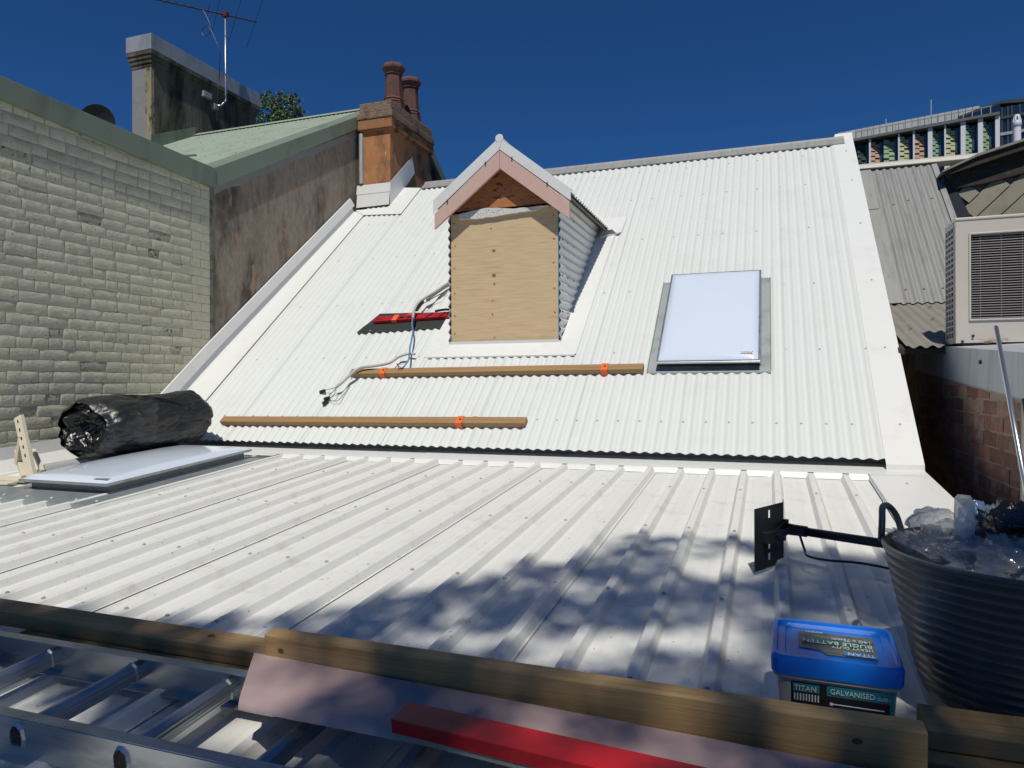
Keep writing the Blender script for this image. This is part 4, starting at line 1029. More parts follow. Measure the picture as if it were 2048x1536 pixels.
# ================================================================= tarp roll on the low skylight
tr = empty('tarp_roll', (-4.5, 4.25, -.53), 'thick roll of crumpled black tarpaulin lying on the low skylight by the brick wall', 'tarpaulin')
def axis(t): return Vector((-4.655 + .105 * t, 3.83 + .92 * t, -.318 + .045 * t))
def ridged(p): return 1 - abs(noise.noise(p)) * 2
m = MB(); V = []; NRr, NAa = 44, 110
for j in range(NRr + 1):
    f = j / NRr
    for k in range(NAa):
        a = 2 * math.pi * k / NAa
        C = axis(0); ph = f * 3.3 - a / (2 * math.pi) + .35 * noise.noise(Vector((math.cos(a) * 1.5, math.sin(a) * 1.5, f * 2)))
        fr_ = ph - math.floor(ph); rg = (1 - abs(2 * fr_ - 1)) ** .7
        rr = (.02 + .205 * f) * (1 + .06 * noise.noise(Vector((a * 2, f * 4, 1))))
        x, z = rr * 1.18 * math.cos(a), rr * .95 * math.sin(a); z = max(z, -.206)
        P = Vector((x * 14, z * 14, 3.0))
        off = -.035 * rg * (.35 + .65 * math.sin(math.pi * min(1, f * .95 + .05))) + .060 * noise.noise(P * .5) + .040 * ridged(P * .55) * (.4 + .6 * rg) - .012 * ridged(P * 2.1) + .05 * (1 - f) ** 2
        if f > .93: off += .05 * (f - .93) / .07
        V.append(C + Vector((x, off + .02, z)))
F = [(j * NAa + k, (j + 1) * NAa + k, (j + 1) * NAa + (k + 1) % NAa, j * NAa + (k + 1) % NAa) for j in range(NRr) for k in range(NAa)] + [tuple(range(NAa))]
m.add(V, F); m.build('rolled_end', TARP, tr, smooth=True)
m = MB(); V = []; NK = 150; NJ = 64
for j in range(NJ + 1):
    t = -.035 + 1.045 * j / NJ; C = axis(t); endf = max(0, (t - .88) / .13)
    for k in range(NK + 1):
        a = 2 * math.pi * k / NK; rr = .243 * (1 - .10 * t) * (1 - .45 * endf ** 2.2)
        cs_, sn_ = math.cos(a), math.sin(a)
        P = Vector((cs_ * 2.2, sn_ * 2.2, t * 3.2))
        rr += .016 * noise.noise(P) - .016 * ridged(P * 1.3 + Vector((a * .0, 0, 4))) ** 3 * .6 - .007 * ridged(Vector((cs_ * 4 + t * 5, sn_ * 4, t * 6 + a))) ** 4 + .003 * noise.noise(P * 4.5)
        if t < .12: rr += (.014 * noise.noise(Vector((a * 3, 0, 2))) - .012) * (1 - t / .12)
        s_ = a - (2.35 - t * 2.6)
        if 0 < s_ < 2.9: rr += .011
        rr *= 1 + .05 * math.sin(t * 6.5 + 1.2) * (1 if sn_ > -.3 else 0) + .05 * noise.noise(Vector((cs_ * 1.1, sn_ * 1.1, t * 1.6 + 9)))
        if t < .07: rr *= 1 - .16 * (1 - (t + .035) / .105) ** 2
        x, z = rr * (1.17 + .10 * max(0, -sn_)) * cs_, rr * .96 * sn_; z = max(z, -.211 + .004 * noise.noise(P * 3))
        V.append(C + Vector((x, -.03 * noise.noise(Vector((a * 1.4, 0, 9))) * (1 if j < 2 else 0), z)))
F = [(j * (NK + 1) + k, j * (NK + 1) + k + 1, (j + 1) * (NK + 1) + k + 1, (j + 1) * (NK + 1) + k) for j in range(NJ) for k in range(NK)]
F.append(tuple(NJ * (NK + 1) + k for k in range(NK)))
m.add(V, F); m.build('outer_wrap', TARPO, tr, smooth=True)
m = MB(); V = []
for k in range(25):
    t = .20 + .68 * k / 24; a = 2.35 - t * 2.6 + .02; C = axis(t); rr = .243 * (1 - .10 * t) + .004
    V.append(C + Vector((rr * 1.16 * math.cos(a), 0, max(-.2, rr * .95 * math.sin(a)))))
m.tube(V, .004, 5); m.build('wrap_edge', BLACKP, tr)
m = MB(); m.tube([(-4.78, 3.62, -.60), (-4.72, 4.6, -.53)], .05, 12); o = m.build('foam_roll', FOAM, smooth=True); tag(o, 'grey foam roll poking out under the near end of the tarp roll', 'foam roll')

# cream plastic bracket stand and strips by the brick wall
cb = empty('cream_stand', (-4.75, 3.5, -.62), 'cream slotted plastic bracket stand leaning open beside the low skylight', 'bracket')
def bar(a, b_, wv, tv, name, slots=0):
    a, b_ = Vector(a), Vector(b_); d = (b_ - a); n_ = d.normalized(); side = Vector(wv); th = Vector(tv)
    m = MB(); m.box((a + b_) / 2, d / 2, side, th); m.build(name, CREAM, cb, bevel=.002)
    if slots:
        m = MB(); tn = th.normalized()
        for k in range(slots):
            P = a + d * ((k + .6) / (slots + 2)) + tn * (th.length + .0006) * (-1)
            m.box(P, n_ * .012, side * .18, tn * .0004)
        m.build('slots', NAVY, cb, kind='stuff')
bar((-4.885, 3.50, -.215), (-4.655, 3.42, -.61), (.026, .004, .014), (.0, .014, 0), 'upright', 5)
bar((-4.815, 3.47, -.345), (-4.90, 3.50, -.545), (.012, 0, -.004), (0, .018, 0), 'brace')
bar((-5.05, 3.60, -.47), (-4.70, 3.40, -.615), (.004, .0, .014), (.004, .016, 0), 'rail', 6)
bar((-4.99, 3.68, -.465), (-4.66, 3.50, -.585), (.004, .0, .010), (.004, .012, 0), 'rail', 5)
for i, (x0, x1, y0, y1, h) in enumerate(((-5.15, -4.62, 3.32, 3.44, .015), (-5.15, -4.66, 3.24, 3.31, .012), (-5.05, -4.5, 3.62, 3.68, .02))):
    o = rbox(Lw, x0, x1, y0, y1, h - .012, h, .02).build('cream_strip', CREAM, bevel=.002)
    tag(o, ('wide cream strip lying left of the low skylight', 'narrow cream strip in front of the wide one', 'cream strip lying behind the bracket stand')[i], 'strip', 'loose cream strips by the brick wall')

# ================================================================= foreground
def timber(name, x0, x1, y0, y1, h0, h1, skew, label, knots=(), m_=PINEG):
    e = empty(name, Lw((x0 + x1) / 2, (y0 + y1) / 2, h0), label, 'timber')
    rbox(Lw, x0, x1, y0, y1, h0, h1, skew).build('beam', m_, e, bevel=.004)
    for (x, where, v, r) in knots:
        m = MB(); t = (x - x0) / (x1 - x0) * skew
        if where == 't': C = Lw(x, y0 + t + v, h1 + .0012); a, b_ = XV, LD
        else: C = Lw(x, y0 + t - .0015, h0 + v); a, b_ = XV, LNn
        m.add([C + a * r * 1.5 * math.cos(q * math.pi / 5) + b_ * r * math.sin(q * math.pi / 5) for q in range(10)], [tuple(range(10)) if where == 't' else tuple(range(10))])
        m.build('knot', mat('dark_knot%d' % len(MATS), (.10, .05, .02), .8), e)
    return e
timber('timber_beam', -3.3, -1.05, 1.545, 1.632, .047, .090, -.030, 'long pine beam at left, lying on top of the lower grey timber', ((-1.44, 't', .05, .008),))
timber('timber_beam', -2.112, -.95, 1.462, 1.562, .001, .045, -.004, 'greyish flat timber beside the ladder rail, under the long left beam', ((-1.60, 't', .035, .009),))
timber('timber_beam', .292, 1.25, 1.612, 1.716, .047, .090, -.004, 'short pine beam end at bottom right in front of the tub')
timber('timber_beam', -.9, 1.25, 1.575, 1.668, .001, .045, -.002, 'lower timber under the short beam end at bottom right')
timber('timber_plank', -1.180, .264, 1.470, 1.515, .078, .168, -.022, 'timber plank standing on edge in front of the blue-lidded pail', ((-1.13, 'f', .055, .006), (.15, 'f', .055, .006)))
ds = MB(); ds = rbox(Lw, -1.0, .9, 1.437, 1.50, .046, .076, -.02); o = ds.build('metal_channel', BLACKM, bevel=.003); tag(o, 'dark metal channel lying under the plank on edge', 'channel')
bt = MB(); V = []
for j in range(5):
    for k in range(21): x = .2 + 1.0 * k / 20; y = 1.36 + .05 * j; V.append(Lw(x, y, .03 + .006 * noise.noise(Vector((x * 7, y * 12, 0)))))
bt.add(V, [(j * 21 + k, j * 21 + k + 1, (j + 1) * 21 + k + 1, (j + 1) * 21 + k) for j in range(4) for k in range(20)])
o = bt.build('blue_sheet', mat('blue_sheet', (.01, .07, .3), .5), smooth=True); tag(o, 'blue sheet edge below the beam end at bottom right', 'sheet')

# ladder
ld = empty('ladder', Lw(-1.6, 1.27, 0), 'aluminium ladder lying flat on the low roof in the foreground', 'ladder')
def rail(y0, y1, sgn):
    m = MB(); yw = y0 if sgn < 0 else y1
    slab(m, Lw, -3.6, .9, yw - .0018, yw + .0018, .003, .088)
    slab(m, Lw, -3.6, .9, y0, y1, .088, .0905); slab(m, Lw, -3.6, .9, y0, y1, .0005, .003)
    return m.build('rail', ALU, ld, bevel=.0006)
rail(1.405, 1.432, 1); rail(1.106, 1.133, -1)
k = 0; x = -3.30 - .046 + .0
xr = [-1.244 + .2995 * q for q in range(-7, 7)]
DP = [(-.0135, -.018), (.0135, -.018), (.0155, -.004), (.013, .012), (.004, .0195), (-.006, .0185), (-.0135, .008)]
def dsec(s=1.): return [(a * s, b_ * s) for a, b_ in DP]
for x in xr:
    m = MB(); sec = dsec(1.0)
    # ribbed tread: subdivide front/top edges into small grooves
    pts_ = []
    for i in range(len(sec)):
        a, b_ = Vector(sec[i]), Vector(sec[(i + 1) % len(sec)])
        nseg = max(1, int((b_ - a).length / .0035)); nrm = Vector((b_ - a)).normalized(); nrm = Vector((nrm.y, -nrm.x))
        for q in range(nseg): pts_.append(a + (b_ - a) * q / nseg + nrm * (.0007 if q % 2 else 0))
    n = len(pts_)
    V = [Lw(x + p.x * 1.15, y, .052 + p.y * 1.15) for y in (1.098, 1.432) for p in pts_]
    m.add(V, [(i, (i + 1) % n, (i + 1) % n + n, i + n) for i in range(n)]); m.build('rung', RUNGM, ld)
    m = MB(); s2 = dsec(1.5); s3 = dsec(1.12); nn = len(s2)
    V = [Lw(x + a, 1.1045, .052 + b_) for a, b_ in s2] + [Lw(x + a, 1.099, .052 + b_) for a, b_ in s3]
    m.add(V, [(i, (i + 1) % nn, (i + 1) % nn + nn, i + nn) for i in range(nn)])
    V = [Lw(x + a * .98, 1.103, .052 + b_ * .98) for a, b_ in s3]; m.add(V, [tuple(range(nn))], 1)
    m.build('rung_ferrule', [RUNGM, DARKGAP], ld); m = MB()
    V = [Lw(x + a, 1.4025, .052 + b_) for a, b_ in dsec(1.35)] + [Lw(x + a, 1.397, .052 + b_) for a, b_ in dsec(1.17)]
    m.add(V, [(i, (i + 1) % nn, (i + 1) % nn + nn, i + nn) for i in range(nn)])
    m.build('rung_ferrule', [RUNGM, DARKGAP], ld)

# pink fascia board with rounded near edge, resting on the ladder
pb = MB(); prof = [(-.0, .0), (.155, .0), (.155, .012), (.030, .012), (.012, .008), (.0, .0)]
def PBp(x, q, h):   # board frame: slightly turned
    t = (x + 1.30); return Lw(x + q * -.55 * max(0, 1 - (x + 1.02) * 2) , 1.266 + q * (1 - .0 * t) - .012 * t, .094 + h)
prof2 = [(.0, .004), (.004, .012), (.016, .018), (.034, .020), (.228, .020), (.228, .002), (.034, .002), (.012, .0)]
V = []; XS = [-1.085 + 2.2 * k / 12 for k in range(13)]
for x in XS:
    for q, h in prof2: V.append(PBp(x, min(q, q if q < .2 else .212 - .065 * max(0, (x + 1.1) / 1.3)), h))
n = len(prof2)
F = [(j * n + i, j * n + (i + 1) % n, (j + 1) * n + (i + 1) % n, (j + 1) * n + i) for j in range(12) for i in range(n)] + [tuple(range(n)), tuple(range(12 * n, 13 * n))[::-1]]
pb.add(V, F); o = auto(pb.build('fascia_board', PINKG), 50); tag(o, 'pinkish grey fascia board with rounded edge lying across the ladder', 'board')
# red box-section bar
rd = empty('red_bar', PBp(-.6, .05, .02), 'red box bar with worn underside lying on the pinkish board', 'level')
def RBp(x, q, h): t = (x + .70); return Lw(x + q * -.02, 1.236 + q * 1.0 - t * .085, .115 + h)
m = MB(); V = [RBp(x, q, h) for x in (-.692, 1.2) for q, h in ((0, .012), (0, .040), (.070, .040), (.070, .012))]
m.add(V, [(0, 1, 2, 3), (7, 6, 5, 4), (0, 4, 5, 1), (1, 5, 6, 2), (2, 6, 7, 3), (3, 7, 4, 0)]); m.build('body', REDP, rd, bevel=.0015)
m = MB(); V = [RBp(x, q, h) for x in (-.685, 1.2) for q, h in ((.003, .0), (.003, .012), (.063, .012), (.063, .0))]
m.add(V, [(0, 1, 2, 3), (7, 6, 5, 4), (0, 4, 5, 1), (2, 6, 7, 3), (3, 7, 4, 0)]); m.build('underside', OLDGREYD, rd)

# ---- pail with blue lid
pl = empty('screw_pail', Lw(.135, 1.77, 0), 'square clear pail of screws with blue lid and torn label, behind the plank', 'pail')
PC = Lw(.140, 1.815, 0); ca, sa = math.cos(R(-1.5)), math.sin(R(-1.5))
def PP(x, y, z): x *= 1.05; y *= .80; return PC + Vector((x * ca - y * sa, x * sa + y * ca, z + .0764 * y))
def rr(hx, hy, rad, n=5):
    out = []
    for cx, cy, a0 in ((hx - rad, hy - rad, 0), (-hx + rad, hy - rad, 90), (-hx + rad, -hy + rad, 180), (hx - rad, -hy + rad, 270)):
        for k in range(n + 1): a = R(a0 + 90 * k / n); out.append((cx + rad * math.cos(a), cy + rad * math.sin(a)))
    return out
def loft(mb, rings, mi=0, capt=True, capb=False):
    n = len(rings[0][0]); V = [PP(x, y, z) for pts, z in rings for x, y in pts]
    F = [(j * n + i, j * n + (i + 1) % n, (j + 1) * n + (i + 1) % n, (j + 1) * n + i) for j in range(len(rings) - 1) for i in range(n)]
    if capt: F.append(tuple((len(rings) - 1) * n + i for i in range(n)))
    if capb: F.append(tuple(range(n))[::-1])
    mb.add(V, F, mi)
m = MB(); loft(m, [(rr(.108, .118, .02), .0), (rr(.116, .126, .022), .105), (rr(.124, .134, .024), .108), (rr(.124, .134, .024), .128)], capb=True); auto(m.build('body', CLEARP, pl))
m = MB(); loft(m, [(rr(.128, .138, .028), .116), (rr(.129, .139, .028), .148), (rr(.124, .134, .028), .158), (rr(.117, .127, .026), .158), (rr(.114, .124, .024), .151), (rr(.100, .108, .02), .151), (rr(.097, .105, .018), .147)]); auto(m.build('lid', BLUEP, pl), 30)
# lid label (read from the far side)
m = MB(); n = 14; V = []
for j in range(9):
    for i in range(n + 1): 
        u, v = -.072 + .156 * i / n, -.072 + .150 * j / 8
        if u < -.02: v = max(v, -.05 + (-.02 - u) * .2)
        V.append(PP(u, v, .1488 + .0022 * max(0, noise.noise(Vector((u * 22, v * 30, 4))))))
m.add(V, [(j * (n + 1) + i, j * (n + 1) + i + 1, (j + 1) * (n + 1) + i + 1, (j + 1) * (n + 1) + i) for j in range(8) for i in range(n)]); m.build('lid_label', TORN, pl, smooth=True)
m = MB(); m.add([PP(x, y, .1515) for x, y in ((-.065, .0), (.078, -.018), (.078, .02), (-.065, .035))], [(0, 1, 2, 3)]); m.build('label_band', LGREEN, pl)
dx, dy = PP(-1, 0, 0) - PP(0, 0, 0), PP(0, -1, 0) - PP(0, 0, 0)
text('print', 'BUGLE BATTEN', WTXT, .026, PP(.078, .012, .1525), dx, dy, pl, sx=.82)
text('print', 'HEAVY DUTY', WTXT, .018, PP(.078, -.006, .1525) + dy * .010, dx, dy, pl, sx=.8)
text('print', '14G x 75mm', WTXT, .020, PP(.078, .040, .1525), dx, dy, pl, sx=.8)
m = MB(); m.add([PP(x, y, .1520) for x, y in ((.018, -.070), (.082, -.072), (.082, -.050), (.018, -.048))], [(0, 1, 2, 3)]); m.build('label_band', BTXT, pl)
text('print', 'TITAN', WTXT, .020, PP(.080, -.052, .1526), dx, dy, pl)
text('print', 'screws', WTXT, .014, PP(-.02, .070, .1525), dx, dy, pl)
# front label
def fr(mb, x0, x1, z0, z1, off, mi=0): 
    mb.add([PP(x0, -.1185 - off + -.0076 * (z0 / .105), z0), PP(x1, -.1185 - off - .0076 * (z0 / .105), z0), PP(x1, -.1185 - off - .0076 * (z1 / .105), z1), PP(x0, -.1185 - off - .0076 * (z1 / .105), z1)], [(0, 1, 2, 3)], mi)
m = MB(); fr(m, -.088, .108, .008, .100, .001); m.build('front_label', NAVY, pl)
m = MB(); fr(m, -.084, -.032, .078, .097, .0018); fr(m, -.018, .108, .076, .0995, .0018); fr(m, .100, .108, .01, .076, .0018); m.build('label_band', TEAL, pl)
fx, fz = PP(1, 0, 0) - PP(0, 0, 0), Vector((0, -.07, 1)).normalized()
yF = -.1215 - .0076 * .8
text('print', 'TITAN', WTXT, .0175, PP(-.082, yF - .0012, .0812), fx, fz, pl, sx=.92)
text('print', 'GALVANISED', WTXT, .0165, PP(-.012, yF - .0012, .0825), fx, fz, pl, sx=.92)
text('print', 'CLASS 1', WTXT, .0095, PP(.077, yF - .0012, .0825), fx, fz, pl, sx=.8)
m = MB()
for k in range(9): fr(m, -.082 + .0058 * k, -.0795 + .0058 * k, .058, .074, .0018)
fr(m, -.012, .090, .058, .0605, .0018); fr(m, -.012, -.006, .056, .0625, .0022); m.build('printed_screws', WTXT, pl)

# ---- tub with plastic bags
tc_ = Vector((.582, 1.965, 0)); tz = -.737 + .0
tub = empty('rubber_tub', (tc_.x, tc_.y, tz), 'big black ribbed rubber tub full of plastic bags at the right edge', 'tub')
prof = [(.0, .012), (.222, .012), (.228, .0)]; H = .340
K = 46
for k in range(K + 1):
    t = k / K; r = .232 + .083 * t ** .85; prof.append((r + (.0022 if k % 3 == 0 else -.0008), .004 + (H - .012) * t))
prof += [(.319, H - .006), (.319, H), (.311, H + .002), (.306, H - .004), (.205, .02), (0, .02)]
m = MB(); m.lathe((tc_.x, tc_.y, tz), prof, 72); auto(m.build('bucket', TUBM, tub), 25)
for ang in (R(150),):
    c = tc_ + Vector((.314 * math.cos(ang), .314 * math.sin(ang), tz + H)); t = Vector((-math.sin(ang), math.cos(ang), 0)); o_ = Vector((math.cos(ang), math.sin(ang), 0))
    pts_ = [c - t * .055 + Vector((0, 0, -.012)), c - t * .05 + o_ * .012 + Vector((0, 0, .035)), c - t * .025 + o_ * .022 + Vector((0, 0, .062)), c + t * .012 + o_ * .022 + Vector((0, 0, .064)), c + t * .045 + o_ * .010 + Vector((0, 0, .035)), c + t * .075 + Vector((0, 0, -.012))]
    m = MB(); m.tube(smoothpts(pts_), .0085, 8); m.build('handle', TUBM, tub, smooth=True)
def aY(px, py, Y):
    r = _F + _R * ((px - 1024) / 1428.55) + _U * ((768 - py) / 1428.55); return r * (Y / r.y)
def bag(name, c, rx, ry, rz, seed, m_, label, cr=.35):
    m = MB(); V = []; nu, nv = 84, 50
    for j in range(nv + 1):
        v = math.pi * j / nv
        for i in range(nu):
            u = 2 * math.pi * i / nu; d = Vector((math.sin(v) * math.cos(u), math.sin(v) * math.sin(u), math.cos(v)))
            o1, o2 = Vector((seed, 0, 0)), Vector((0, seed, 5))
            q = d * 2.3 + Vector((noise.noise(d * 2 + o1), noise.noise(d * 2 + o2), noise.noise(d * 2 + o1 + o2))) * .45
            f = 1 + cr * .7 * noise.noise(d * 1.5 + o1) + cr * .60 * max(0, ridged(q * .8 + o1)) ** 3 - cr * .35 + cr * .13 * max(0, ridged(q * 2.0 + o2)) ** 4
            P = Vector(c) + Vector((d.x * rx * f, d.y * ry * f, d.z * rz * f))
            if P.z < tz + H + .012 and seed != 12:      # stays inside the bucket
                q_ = Vector((P.x - tc_.x, P.y - tc_.y)); lim = .225 + .07 * max(0, (P.z - tz) / H)
                if q_.length > lim: q_ = q_ * (lim / q_.length); P.x, P.y = tc_.x + q_.x, tc_.y + q_.y
            V.append(P)
    F = [(j * nu + i, j * nu + (i + 1) % nu, (j + 1) * nu + (i + 1) % nu, (j + 1) * nu + i)[::-1] for j in range(nv) for i in range(nu)]
    m.add(V, F); o = m.build(name, m_, smooth=True); tag(o, label, 'plastic bag'); return o
zr = tz + H
bag('plastic_bag', aY(1875, 1112, 2.0), .13, .14, .065, 3, BAG, 'large crumpled clear bag filling the left side of the tub', .7)
bag('plastic_bag', aY(1985, 1155, 1.84), .14, .11, .062, 8, BAG, 'crumpled clear bag at the front right of the tub', .7)
bag('plastic_bag', aY(1868, 1052, 2.26), .068, .05, .050, 12, BAGW, 'small scrunched grey bag on the far rim of the tub', .3)
bag('plastic_bag', aY(1962, 1070, 2.16), .062, .06, .085, 17, BAGB, 'bluish printed bag standing behind the white twisted bag', .35)
bag('bin_liner', aY(2030, 1078, 2.06), .10, .10, .075, 23, TARP, 'crumpled black bin liner at the right of the tub', .5)
bag('rubbish_core', (.57, 1.97, zr - .15), .23, .23, .09, 28, TARP, 'dark rubbish deep inside the tub', .3)
bag('plastic_bag', aY(2020, 1120, 1.95), .09, .06, .055, 41, BAG, 'small clear bag corner sticking up beside the black liner', .9)
m = MB(); pts_ = [aY(1905, 1135, 1.96), aY(1916, 1105, 1.965), aY(1924, 1070, 1.97), aY(1928, 1030, 1.975), aY(1929, 990, 1.98)]
m.tube(cv(pts_), [.055, .047, .040, .034, .029, .026, .024, .023, .022, .0215, .021, .0205, .020, .0195, .019, .018, .013], 22)
V2 = []
for v in m.v:
    q = Vector(v); a_ = noise.noise(Vector((q.x * 60, q.y * 60, q.z * 9))); V2.append(tuple(q + Vector((a_, noise.noise(Vector((q.x * 60, q.y * 60, q.z * 9 + 7))), 0)) * .008))
m.v = V2
o = m.build('plastic_bag', BAGW, smooth=True); tag(o, 'white bag with its neck twisted upright above the tub', 'plastic bag')

# ---- pole with slotted plate
po = empty('wall_bracket_pole', Lw(.02, 2.87, 0), 'black pole with a slotted square plate standing on the low roof left of the tub', 'pole')
pa_, pb_ = Lw(-.049, 2.781, -.028), Lw(.078, 2.958, 0)
pv = Vector((.127, .177, 0)); pvn = pv.normalized(); up_ = Vector((0, 0, 1)); nn = pvn.cross(up_).normalized()
PH = .232
def PL(u, v, d=0): return Vector((-.049, 2.781, -.700)) + pvn * u * .218 + up_ * (v * PH + u * .012) + nn * d
m = MB()
us = [0, .37, .43, .80, 1.0]; vs_ = [0, .12, .235, .30, .42, .80, .93, 1.0]
for i in range(len(us) - 1):
    for j in range(len(vs_) - 1):
        if i == 1 and j in (1, 3, 5): continue
        off = [0, 0, 0, 0, -.03]
        m.quad(PL(us[i], vs_[j], off[i]), PL(us[i + 1], vs_[j], off[i + 1]), PL(us[i + 1], vs_[j + 1], off[i + 1]), PL(us[i], vs_[j + 1], off[i]))
o = m.build('plate', BLACKM, po); md = o.modifiers.new('solid', 'SOLIDIFY'); md.thickness = .003
A_ = Vector((.128, 2.90, -.562)); B_ = Vector((.395, 2.76, -.562)); dP = (B_ - A_).normalized()
m = MB(); m.tube([A_ - dP * .035, A_ + dP * .75], .0165, 12); m.build('pole', BLACKM, po, smooth=True)
m = MB(); m.tube([A_ - dP * .045, A_ + dP * .005], .021, 12); m.build('collar', BLACKP, po)
C0 = PL(.45, .50, .02); J = A_ - dP * .075
for s in (-1, 1):
    m = MB(); a, b_ = C0 + up_ * .02 * s, J + up_ * (.024 if s > 0 else -.012)
    d = (b_ - a); m.box((a + b_) / 2, d / 2, up_ * .008, d.cross(up_).normalized() * .003); m.build('arm', BLACKM, po)
m = MB(); m.tube([C0, J + dP * .02], .013, 8); m.build('arm', BLACKM, po)
m = MB(); m.box(J + dP * .012, dP * .016, up_ * .022, nn * .016); m.build('pivot_block', mat('dark_red', (.05, .006, .006), .5), po, bevel=.002)
m = MB(); m.tube([J + up_ * .018, J + up_ * .036], .010, 8); m.build('bolt', BLACKM, po)
m = MB(); m.box(PL(.45, .5, .012), pvn * .06, up_ * .022, nn * .012); m.build('hinge', BLACKM, po, bevel=.004)
m = MB(); m.tube(cv([A_ - dP * .02 - up_ * .02, Lw(.125, 2.90, .05), Lw(.135, 2.85, .04), Lw(.20, 2.80, .045), Lw(.30, 2.78, .05), Lw(.42, 2.72, .05), Lw(.5, 2.6, .06)]), .0045, 6); m.build('cable', BLACKP, po, smooth=True)

# ================================================================= far apartment building
fb = empty('apartment_building', (40, 60, -4.0), 'distant hospital-like block with dark windows and green, orange and yellow panels', 'building')
FU = Vector((-.961, .275, 0)); FN = Vector((-.275, -.961, 0))      # along facade to the left, outward normal
ZC = 60.0
def ray(px, py): return _F + _R * ((px - 1024) / 1428.55) + _U * ((768 - py) / 1428.55)
FP0 = ray(1860, 280) * ZC
def fa(px, py, d=0):      # where the sight line meets the facade plane set back by d
    r = ray(px, py); P0 = FP0 - FN * d; t = FN.dot(P0) / FN.dot(r); return r * t
def fcoord(P): v = P - FP0; return -v.dot(FU), P.z
def FQ(s, z, d=0): return Vector((FP0.x, FP0.y, 0)) - FU * s + Vector((0, 0, z)) + FN * d
def fbox(mb, s0, s1, z0, z1, d0, d1, mi=0):
    mb.prism([FQ(s0, z0, d0), FQ(s1, z0, d0), FQ(s1, z1, d0), FQ(s0, z1, d0)], FN * (d1 - d0), mi)
def fs(px, py=300): return fcoord(fa(px, py))[0]
def fz(px, py): return fcoord(fa(px, py))[1]
ztop = fz(1860, 256); zrail = ztop + 1.0; zb = ztop - 26
o_ = lambda c: 1600 + c * .21875
m = MB(); fbox(m, fs(1600), fs(2000), zb, ztop - .2, -12, -.65); m.build('body', BSHAD, fb)
bays = [(490, 525, 590, 632, 'D', 0), (632, 648, 718, 765, 'O', 1), (762, 765, 855, 898, 'G', 0), (898, 912, 988, 1034, 'Y', 1), (1034, 1050, 1128, 1171, 'O', 1), (1171, 1212, 1262, 1321, 'G', 1), (1321, 1336, 1415, 1471, 'Y', 1), (1471, 1515, 1570, 1629, 'G', 1), (1629, 1675, 1728, 1787, 'G', 1)]
CM = {'D': BDGREEN, 'O': BORA, 'G': BGREEN, 'Y': BYEL}
random.seed(31)
for (f0, p0, p1, w1, c, fin) in bays:
    s0, s1, s2, s3 = fs(o_(f0)), fs(o_(p0)), fs(o_(p1)), fs(o_(w1))
    if fin: m = MB(); fbox(m, s0, s1, zb, ztop, -.6, .1); m.build('fin', FINW, fb)
    # coloured slatted panel, angled back from the fin to the glass
    m = MB(); dz = .42; k = 0; z = ztop - .25
    mid = (s1 + s2) / 2
    while z > zb + 1:
        for a, b_, q in ((s1, mid, 0), (mid, s2, 1)):
            pr_ = random.choice((0, .03, .06)); da = -.05 - .42 * (a - s1) / (s2 - s1); db = -.05 - .42 * (b_ - s1) / (s2 - s1)
            zz = z - (.2 if q else 0)
            m.prism([FQ(a, zz - dz + .05, da + pr_), FQ(b_, zz - dz + .05, db + pr_), FQ(b_, zz, db + pr_ - .09), FQ(a, zz, da + pr_ - .09)], FN * -.25)
        z -= dz
    m.build('slat_panel', CM[c], fb)
    z = ztop - .3; k = 0
    while z > zb + 2:
        m = MB(); fbox(m, s2, s3, z - 1.9, z, -.62, -.50); m.build('window', GLASSD if k % 2 else GLASSL, fb)
        m = MB(); fbox(m, s2, s3, z - 2.05, z - 1.9, -.62, -.42); fbox(m, (s2 + s3) / 2 - .04, (s2 + s3) / 2 + .04, z - 1.9, z, -.50, -.45); m.build('mullion', BSHAD, fb)
        z -= 2.05; k += 1
m = MB(); fbox(m, fs(o_(1787)), fs(o_(1828)), zb, ztop, -.6, .1); m.build('fin', FINW, fb)
m = MB(); fbox(m, fs(1700), fs(o_(1830)), ztop, ztop + .22, -2.5, .28); m.build('roof_edge', mat('slab_grey', (.13, .14, .13), .8), fb)
s = fs(1712); sm = None
while s < fs(o_(1760)):
    m = MB(); fbox(m, s - .03, s + .03, ztop + .22, ztop + .85, -.1, .0); m.build('balustrade_post', ZINC, fb); s += .62
m = MB(); fbox(m, fs(1712), fs(o_(1760)), ztop + .85, ztop + .90, -.1, .0); m.build('handrail', ZINC, fb)
m = MB(); fbox(m, fs(1780), fs(o_(1780)), ztop + .22, ztop + 1.15, -3.2, -2.6); m.build('penthouse_glass', GLASSD, fb)
P1, P2, P3, P4 = fa(1676, 267, 4), fa(1960, 210, 4), fa(1960, 246, 4), fa(1676, 300, 4)
a0, b0 = fcoord(P1)[0], fcoord(P2)[0]; zt = (P1.z + P2.z) / 2; zl = zt - 2.45
n = 22
for k in range(n):
    sA, sB = a0 + (b0 - a0) * k / n, a0 + (b0 - a0) * (k + 1) / n
    m = MB(); fbox(m, sA, sB - .05, zl, zt, -4.3, -4.0); m.build('parapet_panel', CONC, fb)
m = MB(); fbox(m, a0, b0, zl - 2, zt - .05, -8, -4.31); m.build('parapet_core', BSHAD, fb)
